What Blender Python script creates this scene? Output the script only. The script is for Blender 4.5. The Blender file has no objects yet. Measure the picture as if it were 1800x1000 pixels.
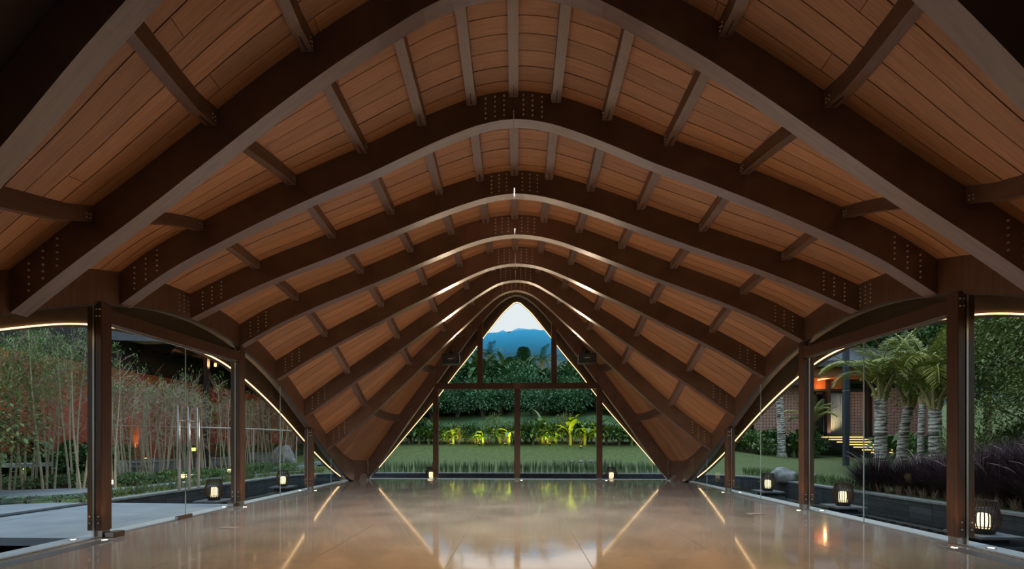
import bpy, math, random
import numpy as np
from mathutils import Vector, Matrix, noise as mnoise
PI = math.pi
random.seed(7)
sc = bpy.context.scene
COL = sc.collection

# ------------------------------------------------------------------ camera
F, CX, CH = 830.0, 0.06, 1.4
YAW = math.atan(35 / F)
cam = bpy.data.cameras.new('camera'); cam.sensor_width = 36; cam.sensor_fit = 'HORIZONTAL'
cam.lens = F / 1800 * 36
cam.shift_x = (900 - 875) / 1800
cam.shift_y = (778.5 - 500) / 1800
cam.clip_end = 3000
co = bpy.data.objects.new('camera', cam); COL.objects.link(co)
co.location = (CX, 0, CH); co.rotation_euler = (PI / 2, 0, YAW)
sc.camera = co

# ------------------------------------------------------------------ world, exposure
w = bpy.data.worlds.new('dusk_sky'); sc.world = w; w.use_nodes = True
nt = w.node_tree; nt.nodes.clear()
tc = nt.nodes.new('ShaderNodeTexCoord'); sx = nt.nodes.new('ShaderNodeSeparateXYZ')
rmp = nt.nodes.new('ShaderNodeValToRGB'); bg = nt.nodes.new('ShaderNodeBackground'); out = nt.nodes.new('ShaderNodeOutputWorld')
nt.links.new(tc.outputs['Generated'], sx.inputs[0]); nt.links.new(sx.outputs['Z'], rmp.inputs[0])
rmp.color_ramp.elements[0].position = 0.0; rmp.color_ramp.elements[0].color = (0.86, 0.82, 0.83, 1)
rmp.color_ramp.elements[1].position = 1.0; rmp.color_ramp.elements[1].color = (1.25, 1.55, 2.0, 1)
e = rmp.color_ramp.elements.new(0.27); e.color = (0.90, 0.92, 0.97, 1)
e = rmp.color_ramp.elements.new(0.55); e.color = (1.05, 1.22, 1.48, 1)
nt.links.new(rmp.outputs[0], bg.inputs[0]); nt.links.new(bg.outputs[0], out.inputs[0])
bg.inputs['Strength'].default_value = 1.0
sc.view_settings.view_transform = 'Standard'; sc.view_settings.look = 'None'
sc.view_settings.gamma = 1; sc.view_settings.use_curve_mapping = False
sc.view_settings.exposure = 0.0
cy = sc.cycles
cy.use_denoising = True; cy.max_bounces = 10; cy.diffuse_bounces = 5; cy.glossy_bounces = 4
cy.transparent_max_bounces = 16; cy.transmission_bounces = 4; cy.volume_bounces = 1
cy.sample_clamp_indirect = 6; cy.caustics_reflective = False; cy.caustics_refractive = False

def lamp(name, kind, loc, energy, color=(1, .72, .42), rot=(0, 0, 0), **kw):
    l = bpy.data.lights.new(name, kind); l.energy = energy; l.color = color
    for k, v in kw.items(): setattr(l, k, v)
    o = bpy.data.objects.new(name, l); COL.objects.link(o); o.location = loc; o.rotation_euler = rot
    return o

# ------------------------------------------------------------------ materials
MATS = {}
def mat(name, color, rough=0.6, color2=None, scale=4.0, stretch=(1, 1, 1), bump=0.0, metal=0.0, spec=0.5, vary=0.0,
        emit=None, estr=0.0, detail=4.0, rough2=None, trans=0.0, coords='Object', contrast=(0.3, 0.7), subs=0.0):
    if name in MATS: return MATS[name]
    m = bpy.data.materials.new(name); m.use_nodes = True; t = m.node_tree; b = t.nodes['Principled BSDF']
    b.inputs['Base Color'].default_value = (*color, 1); b.inputs['Roughness'].default_value = rough
    b.inputs['Metallic'].default_value = metal; b.inputs['Specular IOR Level'].default_value = spec
    if emit: b.inputs['Emission Color'].default_value = (*emit, 1); b.inputs['Emission Strength'].default_value = estr
    if color2 or bump or rough2 is not None:
        c = t.nodes.new('ShaderNodeTexCoord'); mp = t.nodes.new('ShaderNodeMapping'); mp.inputs['Scale'].default_value = stretch
        n = t.nodes.new('ShaderNodeTexNoise'); n.inputs['Scale'].default_value = scale; n.inputs['Detail'].default_value = detail
        t.links.new(c.outputs[coords], mp.inputs[0]); t.links.new(mp.outputs[0], n.inputs['Vector'])
        if color2:
            r = t.nodes.new('ShaderNodeValToRGB'); r.color_ramp.elements[0].position = contrast[0]; r.color_ramp.elements[1].position = contrast[1]
            r.color_ramp.elements[0].color = (*color, 1); r.color_ramp.elements[1].color = (*color2, 1)
            t.links.new(n.outputs['Fac'], r.inputs[0]); last = r.outputs[0]
            if vary:
                oi = t.nodes.new('ShaderNodeObjectInfo'); h = t.nodes.new('ShaderNodeHueSaturation')
                mr = t.nodes.new('ShaderNodeMapRange'); mr.inputs['To Min'].default_value = 1 - vary; mr.inputs['To Max'].default_value = 1 + vary
                t.links.new(oi.outputs['Random'], mr.inputs['Value']); t.links.new(mr.outputs[0], h.inputs['Value']); t.links.new(last, h.inputs['Color']); last = h.outputs[0]
            t.links.new(last, b.inputs['Base Color'])
        if rough2 is not None:
            r2 = t.nodes.new('ShaderNodeMapRange'); r2.inputs['From Min'].default_value = .3; r2.inputs['From Max'].default_value = .7
            r2.inputs['To Min'].default_value = rough; r2.inputs['To Max'].default_value = rough2
            t.links.new(n.outputs['Fac'], r2.inputs['Value']); t.links.new(r2.outputs[0], b.inputs['Roughness'])
        if bump:
            bp = t.nodes.new('ShaderNodeBump'); bp.inputs['Strength'].default_value = bump; bp.inputs['Distance'].default_value = 0.01
            t.links.new(n.outputs['Fac'], bp.inputs['Height']); t.links.new(bp.outputs[0], b.inputs['Normal'])
    MATS[name] = m; return m

M_PLANK = mat('plank_wood', (.28, .118, .044), .5, (.41, .185, .076), 2.2, (1.0, 26, 1.0), .1, vary=.16, coords='Object')
M_RIB = mat('stained_beam_wood', (.095, .043, .022), .34, (.15, .075, .042), 2.0, (1.2, 14, 1.2), .08, vary=.08)
M_POST = mat('stained_post_wood', (.058, .026, .014), .38, (.10, .047, .026), 3.0, (16, 16, 1), .1)
M_PURLIN = mat('purlin_wood', (.11, .055, .032), .38, (.17, .09, .055), 3.0, (18, 1.5, 18), .1, vary=.12)
for m_ in (M_RIB, M_PURLIN):
    b_ = m_.node_tree.nodes['Principled BSDF']; b_.inputs['Coat Weight'].default_value = .55; b_.inputs['Coat Roughness'].default_value = .3; b_.inputs['Coat IOR'].default_value = 1.6
M_ROOF = mat('roof_sheathing', (.05, .03, .02), .8)
M_FASCIA = mat('fascia_board', (.10, .055, .03), .6, (.14, .08, .045), 3, (14, 2, 14))
M_BOLT = mat('steel_bolt', (.62, .59, .54), .35, metal=.35)
M_STEEL = mat('brushed_steel', (.42, .40, .38), .35, (.55, .53, .5), 30, (1, 1, 12), metal=1.0)
M_DARKMETAL = mat('dark_metal', (.03, .028, .027), .5, metal=.3)
M_BLACK = mat('black_plastic', (.012, .011, .011), .45)
M_LED = mat('led_strip_glow', (1, .8, .5), .5, emit=(1.0, .60, .29), estr=3.4)
M_GLOW = mat('lamp_glow', (1, .8, .5), .5, emit=(1.0, .72, .36), estr=2.6)
M_UPL = mat('uplight_glow', (1, .9, .7), .5, emit=(1.0, .78, .5), estr=9.0)
M_COPING = mat('pale_coping_stone', (.34, .37, .38), .6, (.42, .45, .46), 6, bump=.1)
M_SLATE = mat('slate_tile', (.035, .045, .055), .4, (.07, .08, .09), 7, vary=.25, bump=.2)
M_KERB = mat('kerb_stone', (.20, .21, .20), .7, (.28, .29, .28), 9, bump=.2)
M_PATH = mat('path_concrete', (.21, .245, .27), .75, (.29, .32, .335), 1.6, detail=8, bump=.06)
M_LAWN = mat('lawn_grass_soil', (.065, .095, .020), .9, (.13, .17, .042), 5, detail=8, bump=.6)
M_GRASS = mat('grass_blade', (.07, .13, .03), .6, (.13, .21, .05), 2)
M_HILL = mat('hillside_green', (.035, .085, .028), .9, (.075, .15, .045), .5, detail=8, bump=.6)
M_LEAF1 = mat('leaf_dark_green', (.042, .105, .03), .7, (.085, .19, .05), 1.5, vary=.35)
M_LEAF2 = mat('leaf_mid_green', (.07, .15, .035), .5, (.15, .26, .07), 1.5, vary=.3)
M_LEAF3 = mat('leaf_bright_green', (.13, .24, .03), .45, (.24, .36, .05), 1.5, vary=.25)
M_LEAF4 = mat('leaf_olive_green', (.12, .17, .045), .6, (.24, .29, .09), 1.5, vary=.3)
M_LEAFB = mat('leaf_blue_green', (.045, .13, .055), .75, (.10, .22, .085), 1.0, vary=.3)
M_FROND = mat('palm_frond_green', (.20, .27, .05), .5, (.46, .42, .09), 1.2, vary=.2)
M_CULM = mat('bamboo_culm', (.32, .27, .17), .5, (.48, .42, .29), 5, (1, 1, 3), vary=.25)
M_TWIG = mat('bare_twig', (.34, .23, .17), .7, (.46, .35, .27), 6, vary=.2)
M_BARK = mat('tree_bark', (.12, .09, .06), .8, (.24, .19, .14), 8, (1, 1, .4), .5)
M_PALMBARK = mat('palm_bark', (.10, .08, .065), .8, (.66, .62, .56), 4, (.7, .7, 5), .6, contrast=(.42, .56))
M_PURPLE = mat('purple_fountain_grass_blade', (.04, .016, .024), .6, (.09, .04, .05), 3, vary=.3)
M_PLUME = mat('grass_plume', (.20, .11, .11), .8, (.34, .23, .20), 8, vary=.2)
M_ROCK = mat('grey_boulder', (.16, .16, .15), .85, (.34, .34, .32), 3, bump=.6, detail=8)
M_REDWALL = mat('rust_red_panel', (.27, .058, .022), .7, (.36, .085, .035), 3, vary=.15, bump=.1)
M_ORANGE = mat('orange_soffit_board', (.62, .18, .05), .6, (.75, .25, .08), 5)
M_ROOFTILE = mat('slate_roof', (.07, .08, .09), .7, (.11, .12, .14), 9, vary=.2)
M_GREYWALL = mat('grey_planter_wall', (.14, .15, .15), .8, (.21, .22, .22), 4, bump=.2)
M_BRICK = mat('terracotta_screen_brick', (.42, .24, .18), .8, (.56, .34, .26), 6)
M_CURTAIN = mat('cream_curtain', (.62, .58, .50), .8, (.72, .68, .6), 6)
M_WHITE = mat('white_label', (.7, .68, .62), .5)
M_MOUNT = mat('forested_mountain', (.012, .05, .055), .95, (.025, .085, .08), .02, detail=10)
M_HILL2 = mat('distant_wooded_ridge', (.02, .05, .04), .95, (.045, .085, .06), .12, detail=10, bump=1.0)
M_DIRT = mat('garden_soil', (.05, .038, .025), .95, (.09, .07, .05), 4, bump=.4)
M_PINK = mat('bougainvillea_pink', (.5, .03, .2), .6)

def glass_mat():
    m = bpy.data.materials.new('clear_glass'); m.use_nodes = True; t = m.node_tree; t.nodes.clear()
    o = t.nodes.new('ShaderNodeOutputMaterial'); mx = t.nodes.new('ShaderNodeMixShader'); tr = t.nodes.new('ShaderNodeBsdfTransparent')
    gl = t.nodes.new('ShaderNodeBsdfGlossy'); fr = t.nodes.new('ShaderNodeFresnel'); fr.inputs['IOR'].default_value = 1.45
    ge = t.nodes.new('ShaderNodeNewGeometry'); mi = t.nodes.new('ShaderNodeMapRange'); mi.inputs['To Min'].default_value = 1.13; mi.inputs['To Max'].default_value = 1 / 1.13
    t.links.new(ge.outputs['Backfacing'], mi.inputs['Value']); t.links.new(mi.outputs[0], fr.inputs['IOR'])
    tr.inputs[0].default_value = (.93, .96, .95, 1); gl.inputs['Roughness'].default_value = .01
    t.links.new(fr.outputs[0], mx.inputs[0]); t.links.new(tr.outputs[0], mx.inputs[1]); t.links.new(gl.outputs[0], mx.inputs[2]); t.links.new(mx.outputs[0], o.inputs[0])
    return m
M_GLASS = glass_mat()
M_GLEDGE = mat('glass_edge_green', (.35, .45, .42), .2, spec=.8)
M_WATER = mat('pond_water', (.006, .010, .012), .03, bump=.05, scale=3.5, detail=2, spec=.6)

def floor_mat():
    m = bpy.data.materials.new('polished_concrete'); m.use_nodes = True; t = m.node_tree; b = t.nodes['Principled BSDF']
    c = t.nodes.new('ShaderNodeTexCoord')
    def noise(scale, detail, st):
        mp = t.nodes.new('ShaderNodeMapping'); mp.inputs['Scale'].default_value = st
        n = t.nodes.new('ShaderNodeTexNoise'); n.inputs['Scale'].default_value = scale; n.inputs['Detail'].default_value = detail
        t.links.new(c.outputs['Object'], mp.inputs[0]); t.links.new(mp.outputs[0], n.inputs['Vector']); return n.outputs['Fac']
    a, s, g = noise(.9, 8, (1, 1, 1)), noise(180, 2, (1, 1, 1)), noise(.6, 3, (1, 1, 1))
    r = t.nodes.new('ShaderNodeValToRGB'); r.color_ramp.elements[0].position = .3; r.color_ramp.elements[1].position = .72
    r.color_ramp.elements[0].color = (.34, .31, .285, 1); r.color_ramp.elements[1].color = (.55, .51, .47, 1); t.links.new(a, r.inputs[0])
    mx = t.nodes.new('ShaderNodeMixRGB'); mx.blend_type = 'OVERLAY'; mx.inputs[0].default_value = .35
    t.links.new(r.outputs[0], mx.inputs[1]); t.links.new(s, mx.inputs[2]); t.links.new(mx.outputs[0], b.inputs['Base Color'])
    mr = t.nodes.new('ShaderNodeMapRange'); mr.inputs['From Min'].default_value = .3; mr.inputs['From Max'].default_value = .7
    mr.inputs['To Min'].default_value = .05; mr.inputs['To Max'].default_value = .16
    t.links.new(g, mr.inputs['Value']); t.links.new(mr.outputs[0], b.inputs['Roughness'])
    bp = t.nodes.new('ShaderNodeBump'); bp.inputs['Strength'].default_value = .10; bp.inputs['Distance'].default_value = .01
    t.links.new(a, bp.inputs['Height']); t.links.new(bp.outputs[0], b.inputs['Normal'])
    b.inputs['Specular IOR Level'].default_value = 1.0; b.inputs['Coat Weight'].default_value = 1.0; b.inputs['Coat Roughness'].default_value = .06; b.inputs['Coat IOR'].default_value = 1.6
    return m
M_FLOOR = floor_mat()

# ------------------------------------------------------------------ mesh helpers
class MB:
    def __init__(s): s.v = []; s.f = []
    def add(s, vs, fs):
        k = len(s.v); s.v += [tuple(p) for p in vs]; s.f += [tuple(i + k for i in f) for f in fs]; return s
    def box(s, x0, x1, y0, y1, z0, z1):
        return s.add([(x0, y0, z0), (x1, y0, z0), (x1, y1, z0), (x0, y1, z0), (x0, y0, z1), (x1, y0, z1), (x1, y1, z1), (x0, y1, z1)],
                     [(0, 3, 2, 1), (4, 5, 6, 7), (0, 1, 5, 4), (1, 2, 6, 5), (2, 3, 7, 6), (3, 0, 4, 7)])
    def loft(s, secs, caps=True, closed=True):
        n = len(secs[0]); vs = [p for q in secs for p in q]; fs = []
        for i in range(len(secs) - 1):
            for j in range(n if closed else n - 1):
                a = i * n + j; b = i * n + (j + 1) % n; fs.append((a, b, b + n, a + n))
        if caps and closed: fs.append(tuple(range(n))[::-1]); fs.append(tuple((len(secs) - 1) * n + j for j in range(n)))
        return s.add(vs, fs)
    def tube(s, pts, rads, n=6, caps=True):
        secs = []; pts = [Vector(p) for p in pts]
        for i, p in enumerate(pts):
            d = (pts[min(i + 1, len(pts) - 1)] - pts[max(i - 1, 0)]).normalized()
            a = d.cross(Vector((.123, .98, .1)) if abs(d.y) < .9 else Vector((1, 0, 0))).normalized(); b = d.cross(a)
            r = rads[i] if isinstance(rads, (list, tuple)) else rads
            secs.append([p + a * r * math.cos(2 * PI * j / n) + b * r * math.sin(2 * PI * j / n) for j in range(n)])
        return s.loft(secs, caps)
    def lathe(s, prof, n=12, c=(0, 0, 0)):
        secs = [[(c[0] + r * math.cos(2 * PI * j / n), c[1] + r * math.sin(2 * PI * j / n), c[2] + z) for j in range(n)] for r, z in prof]
        return s.loft(secs, True)
    def disc(s, c, nrm, r, h, n=6):
        nrm = Vector(nrm).normalized(); return s.tube([Vector(c), Vector(c) + nrm * h], [r, r * .75], n)
    def leaf(s, p, d, L, W, droop=.3, up=Vector((0, 0, 1)), seg=2, fold=0.0):
        p = Vector(p); d = Vector(d).normalized(); side = d.cross(up)
        side = side.normalized() if side.length > .01 else Vector((1, 0, 0))
        prof = [0.25, 1.0, 0.75, 0.0] if seg >= 3 else ([.3, 1.0, .0] if seg == 2 else [.6, .0])
        k = len(prof); vs = []; q = p.copy(); dd = d.copy()
        for i in range(k):
            wd = W * .5 * prof[i]; vs += [q - side * wd, q + side * wd]
            dd = (dd - up * droop * (i + 1) / k).normalized(); q = q + dd * L / (k - 1)
        fs = [(2 * i, 2 * i + 1, 2 * i + 3, 2 * i + 2) for i in range(k - 2)] + [(2 * k - 4, 2 * k - 3, 2 * k - 2)]
        return s.add(vs, fs)
    def mesh(s, name, m, smooth=False):
        me = bpy.data.meshes.new(name); me.from_pydata(s.v, [], s.f); me.materials.append(m)
        if smooth: me.polygons.foreach_set('use_smooth', [True] * len(me.polygons))
        me.update(); return me

def tag(o, label=None, cat=None, group=None, kind=None):
    if label: o['label'] = label
    if cat: o['category'] = cat
    if group: o['group'] = group
    if kind: o['kind'] = kind
    return o
def link(name, me, parent=None, loc=None, rot=None):
    o = bpy.data.objects.new(name, me); COL.objects.link(o)
    if parent: o.parent = parent
    if loc is not None: o.location = loc
    if rot is not None: o.rotation_euler = rot
    return o
def obj(name, mb, m, parent=None, smooth=False): return link(name, mb.mesh(name, m, smooth), parent)
def empty(name, loc, label, cat, group=None, rz=0.0):
    o = bpy.data.objects.new(name, None); COL.objects.link(o); o.location = loc; o.rotation_euler = (0, 0, rz); o.empty_display_size = .1
    return tag(o, label, cat, group)
def struct(name, mb, m, parent=None, smooth=False):
    o = obj(name, mb, m, parent, smooth)
    if not parent: o['kind'] = 'structure'
    return o
def dup(root, loc, rz=0.0, scale=1.0, label=None, group=None):
    r = root.copy(); COL.objects.link(r); r.location = loc; r.rotation_euler = (0, 0, rz)
    r.scale = (scale, scale, scale) if not isinstance(scale, tuple) else scale
    if label: r['label'] = label
    if group: r['group'] = group
    def kids(a, b):
        for ch in [c for c in KIDS.get(a.name, [])]:
            c = ch.copy(); COL.objects.link(c); c.parent = b; KIDS.setdefault(b.name, []).append(c); kids(ch, c)
    kids(root, r); return r
KIDS = {}
def index_kids(root):
    for c in root.children: KIDS.setdefault(root.name, []).append(c); index_kids(c)
def bevel(o, wd=.006):
    m = o.modifiers.new('bevel', 'BEVEL'); m.width = wd; m.segments = 1; m.limit_method = 'ANGLE'; return o

ORD = ['first', 'second', 'third', 'fourth', 'fifth', 'sixth', 'seventh', 'eighth', 'ninth', 'tenth']

# ------------------------------------------------------------------ the roof surface (underside of ribs)
TQ = np.array([0, .5, 1, 1.5, 2.1, 2.8, 3.6, 4.4, 5.3, 6.1]) / 6.1
ROWS = [(-.7, 5.65, [8.8, 8.5, 7.9, 7.1, 6.2, 5.1, 3.8, 2.6, 1.2, 0.0]),
        (.7, 6.1, [8.4, 8.2, 7.7, 7.1, 6.3, 5.3, 4.1, 2.9, 1.5, .3]),
        (2.32, 6.1, [7.9, 7.8, 7.45, 6.95, 6.3, 5.55, 4.65, 3.6, 2.3, 1.17]),
        (3.9, 6.1, [7.3, 7.22, 7.0, 6.68, 6.24, 5.66, 4.86, 3.97, 3.00, 2.13]),
        (5.48, 6.1, [6.74, 6.68, 6.50, 6.22, 5.86, 5.38, 4.79, 4.20, 3.57, 2.98]),
        (7.06, 6.1, [6.24, 6.17, 6.00, 5.79, 5.52, 5.24, 4.90, 4.53, 4.07, 3.54]),
        (8.64, 6.1, [5.96, 5.90, 5.76, 5.59, 5.36, 5.09, 4.79, 4.50, 4.12, 3.74]),
        (10.22, 6.1, [5.91, 5.86, 5.73, 5.54, 5.30, 5.01, 4.70, 4.39, 3.99, 3.55]),
        (11.8, 6.1, [5.88, 5.82, 5.65, 5.42, 5.12, 4.79, 4.38, 3.98, 3.49, 3.01]),
        (13.38, 6.1, [6.01, 5.92, 5.64, 5.31, 4.89, 4.43, 3.86, 3.32, 2.70, 2.13]),
        (14.96, 6.1, [6.24, 6.10, 5.71, 5.24, 4.69, 4.02, 3.25, 2.51, 1.76, 1.17]),
        (16.5, 6.1, [6.60, 6.44, 6.05, 5.54, 4.91, 4.15, 3.24, 2.34, 1.32, .32]),
        (17.2, 6.0, [6.79, 6.62, 6.22, 5.69, 5.02, 4.21, 3.24, 2.27, 1.17, 0.0]),
        (18.0, 5.65, [7.02, 6.83, 6.42, 5.87, 5.15, 4.29, 3.25, 2.23, 1.04, 0.0]),
        (19.0, 5.2, [7.30, 7.10, 6.65, 6.05, 5.3, 4.4, 3.3, 2.2, 1.0, 0.0])]
RY = np.array([r[0] for r in ROWS]); RX = np.array([r[1] for r in ROWS]); RZ = np.array([r[2] for r in ROWS])
def cub(xs, ys, x):
    """monotone-ish cubic Hermite through the samples (ys may be an array of columns)"""
    i = int(np.clip(np.searchsorted(xs, x) - 1, 0, len(xs) - 2)); h = xs[i + 1] - xs[i]; u = (x - xs[i]) / h
    def slope(k):
        if k == 0: return (ys[1] - ys[0]) / (xs[1] - xs[0])
        if k == len(xs) - 1: return (ys[-1] - ys[-2]) / (xs[-1] - xs[-2])
        return (ys[k + 1] - ys[k - 1]) / (xs[k + 1] - xs[k - 1])
    a, b = slope(i), slope(i + 1)
    if u < 0: return ys[0] + a * (x - xs[0])
    if u > 1: return ys[-1] + b * (x - xs[-1])
    return (2*u**3 - 3*u**2 + 1) * ys[i] + (u**3 - 2*u**2 + u) * h * a + (-2*u**3 + 3*u**2) * ys[i+1] + (u**3 - u**2) * h * b
_rc = {}
def row(Y):
    k = round(Y, 4)
    if k not in _rc:
        z = cub(RY, RZ, Y)
        zz = np.concatenate([[z[2], z[1]], z]); tt = np.concatenate([[-TQ[2], -TQ[1]], TQ])
        _rc[k] = (float(np.interp(Y, RY, RX)), tt, zz)
    return _rc[k]
def S(t, Y):
    xf, tt, zz = row(Y); return (t * xf, Y, max(float(cub(tt, zz, abs(t))), 0.0))
def P(t, Y, d):
    """point d metres (measured square to the arch) above the rib underside"""
    xf, tt, zz = row(Y); a = abs(t); z = float(cub(tt, zz, a)); z2 = float(cub(tt, zz, a + .01)); sl = (z2 - z) / (.01 * xf)
    return (t * xf, Y, max(z, 0.0) + d * math.sqrt(1 + min(sl * sl, 3.2)))
def EZ(Y): return S(1, Y)[2]

RIBD = .42
RIBY = [-.5, .8, 2.32, 3.9, 5.48, 7.06, 8.64, 10.22, 11.8, 13.38, 14.96]

# ceiling shell above the planks
def lin(a, b, n): return [a + (b - a) * i / (n - 1) for i in range(n)]
mb = MB()
tcols = lin(-1.0, 1.0, 61); yrows = lin(-.9, 18.6, 60)
low = [[P(t, y, RIBD + .035) for t in tcols] for y in yrows]; hi = [[P(t, y, RIBD + .16) for t in tcols] for y in yrows]
mb.loft([a for a in low], False, False); mb.loft([a[::-1] for a in hi], False, False)
mb.loft([[a, b] for a, b in zip(low[0], hi[0])], False, False); mb.loft([[a, b] for a, b in zip(low[-1], hi[-1])], False, False)
mb.loft([[a[0], b[0]] for a, b in zip(low, hi)], False, False); mb.loft([[a[-1], b[-1]] for a, b in zip(low, hi)], False, False)
ceil = struct('ceiling', mb, M_ROOF, smooth=True)
# planks, one object each
PUR = [.0, .63, 1.38, 2.28, 3.38, 4.83]
rows_y = []
y = 3.95; pitch = .1975
while y < 17.8: rows_y.append(y); y += pitch
cuts_a = [-1.0, -3.38 / 6.1, .0, 3.38 / 6.1, 1.0]; cuts_b = [-1.0, -2.28 / 6.1, .63 / 6.1, 2.28 / 6.1, 1.0]; cuts_c = [-1.0, -4.83 / 6.1, -1.38 / 6.1, 1.38 / 6.1, 1.0]
for i, y0 in enumerate(rows_y):
    cuts = (cuts_a, cuts_b, cuts_c)[i % 3]
    y1 = y0 + pitch - .009
    dz = random.uniform(-.002, .003)
    for a, b in zip(cuts[:-1], cuts[1:]):
        mb = MB(); n = max(8, int((b - a) * 34)); secs = []
        for t in lin(a + .0006, b - .0006, n):
            secs.append([P(t, y0, RIBD + dz), P(t, y1, RIBD + dz), P(t, y1, RIBD + dz + .022), P(t, y0, RIBD + dz + .022)])
        mb.loft(secs); obj('plank', mb, M_PLANK, ceil)

# ------------------------------------------------------------------ ribs
def arch_half(y0, y1, sgn, d0, d1, n=30, tmax=1.0):
    mb = MB(); secs = []
    for t in lin(.0008, tmax, n):
        t *= sgn; yc = y0 if y0 < 17 else (y0 + y1) / 2
        p0 = P(t, yc, d0); p1 = P(t, yc, d1)
        secs.append([(p0[0], y0, p0[2]), (p0[0], y1, p0[2]), (p1[0], y1, p1[2]), (p1[0], y0, p1[2])])
    return mb.loft(secs)
def bolt_groups(Y):
    mb = MB(); xf = row(Y)[0]
    for sg in (-1, 1):
        for c in (.145, .28, .42):
            for r in range(5):
                p = P(sg * c / xf, Y, .07 + r * .072); mb.disc((p[0], Y, p[2]), (0, -1, 0), .015, .014)
        for ci, c in enumerate((5.50, 5.68, 5.86)):
            for r in range(5):
                p = P(sg * c / xf, Y, .07 + r * .066 + (2 - ci) * .012); mb.disc((p[0], Y, p[2]), (0, -1, 0), .015, .014)
    return mb
vis = RIBY[3:]
for i, Y in enumerate(RIBY):
    if i < 3: lab = 'curved timber roof arch overhead behind the viewpoint near the open front'
    elif i == 3: lab = 'curved timber roof arch cut by the top corners of the view, nearest of all'
    else: lab = 'curved dark timber roof arch, %s from the front of those whose feet are seen' % ORD[i - 4]
    if i == len(RIBY) - 1: lab = 'last free curved timber roof arch, next to the glazed end gable'
    if i < 3: lab = ['curved timber roof arch at the open front edge, behind the viewpoint', 'second curved timber arch in from the open front edge, behind the viewpoint', 'third curved timber arch in from the open front, straight above the viewpoint'][i]
    e = empty('arch_rib', (0, 0, 0), lab, 'roof beam', 'curved timber roof arches')
    for sg in (-1, 1): obj('beam_half', arch_half(Y, Y + .2, sg, 0, RIBD + .02, 36), M_RIB, e)
    if i > 2:
        tag(obj('bolts', bolt_groups(Y), M_BOLT, e), kind='stuff')
# ------------------------------------------------------------------ back edge arch (in the glazed gable)
e = empty('gable_arch', (0, 0, 0), 'pointed dark timber arch framing the glazed gable at the far end', 'roof beam')
for sg in (-1, 1): obj('beam_half', arch_half(17.86, 18.06, sg, 0.0, RIBD, 36), M_RIB, e)
mb = MB()
for sg in (-1, 1):
    for c in (.145, .28, .42):
        for r in range(5):
            p = P(sg * c / 5.65, 17.86, .07 + r * .06); mb.disc((p[0], 17.86, p[2]), (0, -1, 0), .012, .012)
    for c in (5.0, 5.1, 5.2):
        for r in range(5):
            p = P(sg * c / 5.65, 17.86, .05 + r * .06 ); mb.disc((p[0], 17.86, p[2]), (0, -1, 0), .012, .012)
tag(obj('bolts', mb, M_BOLT, e), kind='stuff')
LY = np.array([-.2, 1.9, 2.5, 4.4, 5.9, 7.05, 8.65, 10.2, 11.35, 12.85, 14.7, 15.3, 16.4, 17.5])
LZs = np.array([.12, 1.01, 1.31, 2.25, 2.88, 3.22, 3.34, 3.22, 2.88, 2.25, 1.31, 1.01, .52, .10])
def EL(Y): return max(float(cub(LY, LZs, Y)), .02)
# ------------------------------------------------------------------ side edge arches
for sg, sd in ((-1, 'left'), (1, 'right')):
    e = empty('edge_arch', (0, 0, 0), 'long low curved timber edge beam above the %s glass wall' % sd, 'roof beam', 'side edge arches')
    secs = []
    for Y in lin(.1, 17.9, 80):
        x = row(Y)[0]; z0 = EZ(Y); z1 = P(1, Y, RIBD + .03)[2] - .03
        secs.append([(sg * x, Y, z0), (sg * (x + .2), Y, z0), (sg * (x + .2), Y, z1), (sg * x, Y, z1)])
    obj('edge_beam', MB().loft(secs), M_RIB, e)
    mb = MB()
    for Yc in (8.9, 17.0):
        for c in range(3):
            for r in range(5):
                Yb = Yc - .55 + c * .12; p = P(1, Yb, .08 + r * .065); mb.disc((sg * row(Yb)[0], Yb, p[2]), (-sg, 0, 0), .012, .012)
    tag(obj('bolts', mb, M_BOLT, e), kind='stuff')
    # steel glazing channel under the beam
    secs = []
    for Y in lin(.3, 16.9, 70):
        z0 = EZ(Y); secs.append([(sg * 6.11, Y, z0 - .025), (sg * 6.16, Y, z0 - .025), (sg * 6.16, Y, z0), (sg * 6.11, Y, z0)])
    obj('glazing_channel', MB().loft(secs), mat('dark_glazing_channel', (.10, .095, .09), .5, metal=.3), e)
    # fascia outside the glass
    f = empty('eave_fascia', (0, 0, 0), 'dark curved eave board outside the %s glass wall, edged by the light strip' % sd, 'fascia', 'eave boards')
    secs = []
    for Y in lin(-.4, 17.75, 80):
        z0 = EL(Y); z1 = P(1, Y, RIBD + .16)[2]
        x = 6.58
        secs.append([(sg * x, Y, z0), (sg * (x + .06), Y, z0 - .03), (sg * (x + .06), Y, z1 + .05), (sg * x, Y, z1 + .05)])
    obj('fascia_board', MB().loft(secs), M_FASCIA, f)
    secs = []
    for Y in lin(-.4, 17.9, 60):
        x = row(Y)[0]; z1 = P(1, Y, RIBD + .0)[2]
        secs.append([(sg * (x + .19), Y, z1 - .02), (sg * (x + .50), Y, z1 - .02), (sg * (x + .50), Y, z1 + .14), (sg * (x + .19), Y, z1 + .16)])
    obj('overhang_panel', MB().loft(secs), M_FASCIA, f)
    secs = []
    for Y in lin(-.1, 17.4, 120):
        z0 = EL(Y); x = 6.58
        secs.append([(sg * (x - .022), Y, z0 + .005), (sg * x, Y, z0 + .005), (sg * x, Y, z0 + .027), (sg * (x - .022), Y, z0 + .027)])
    tag(obj('led_strip', MB().loft(secs), M_LED), 'glowing warm light strip along the curved eave of the %s side' % sd, 'light strip', 'warm eave light strips')

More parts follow.
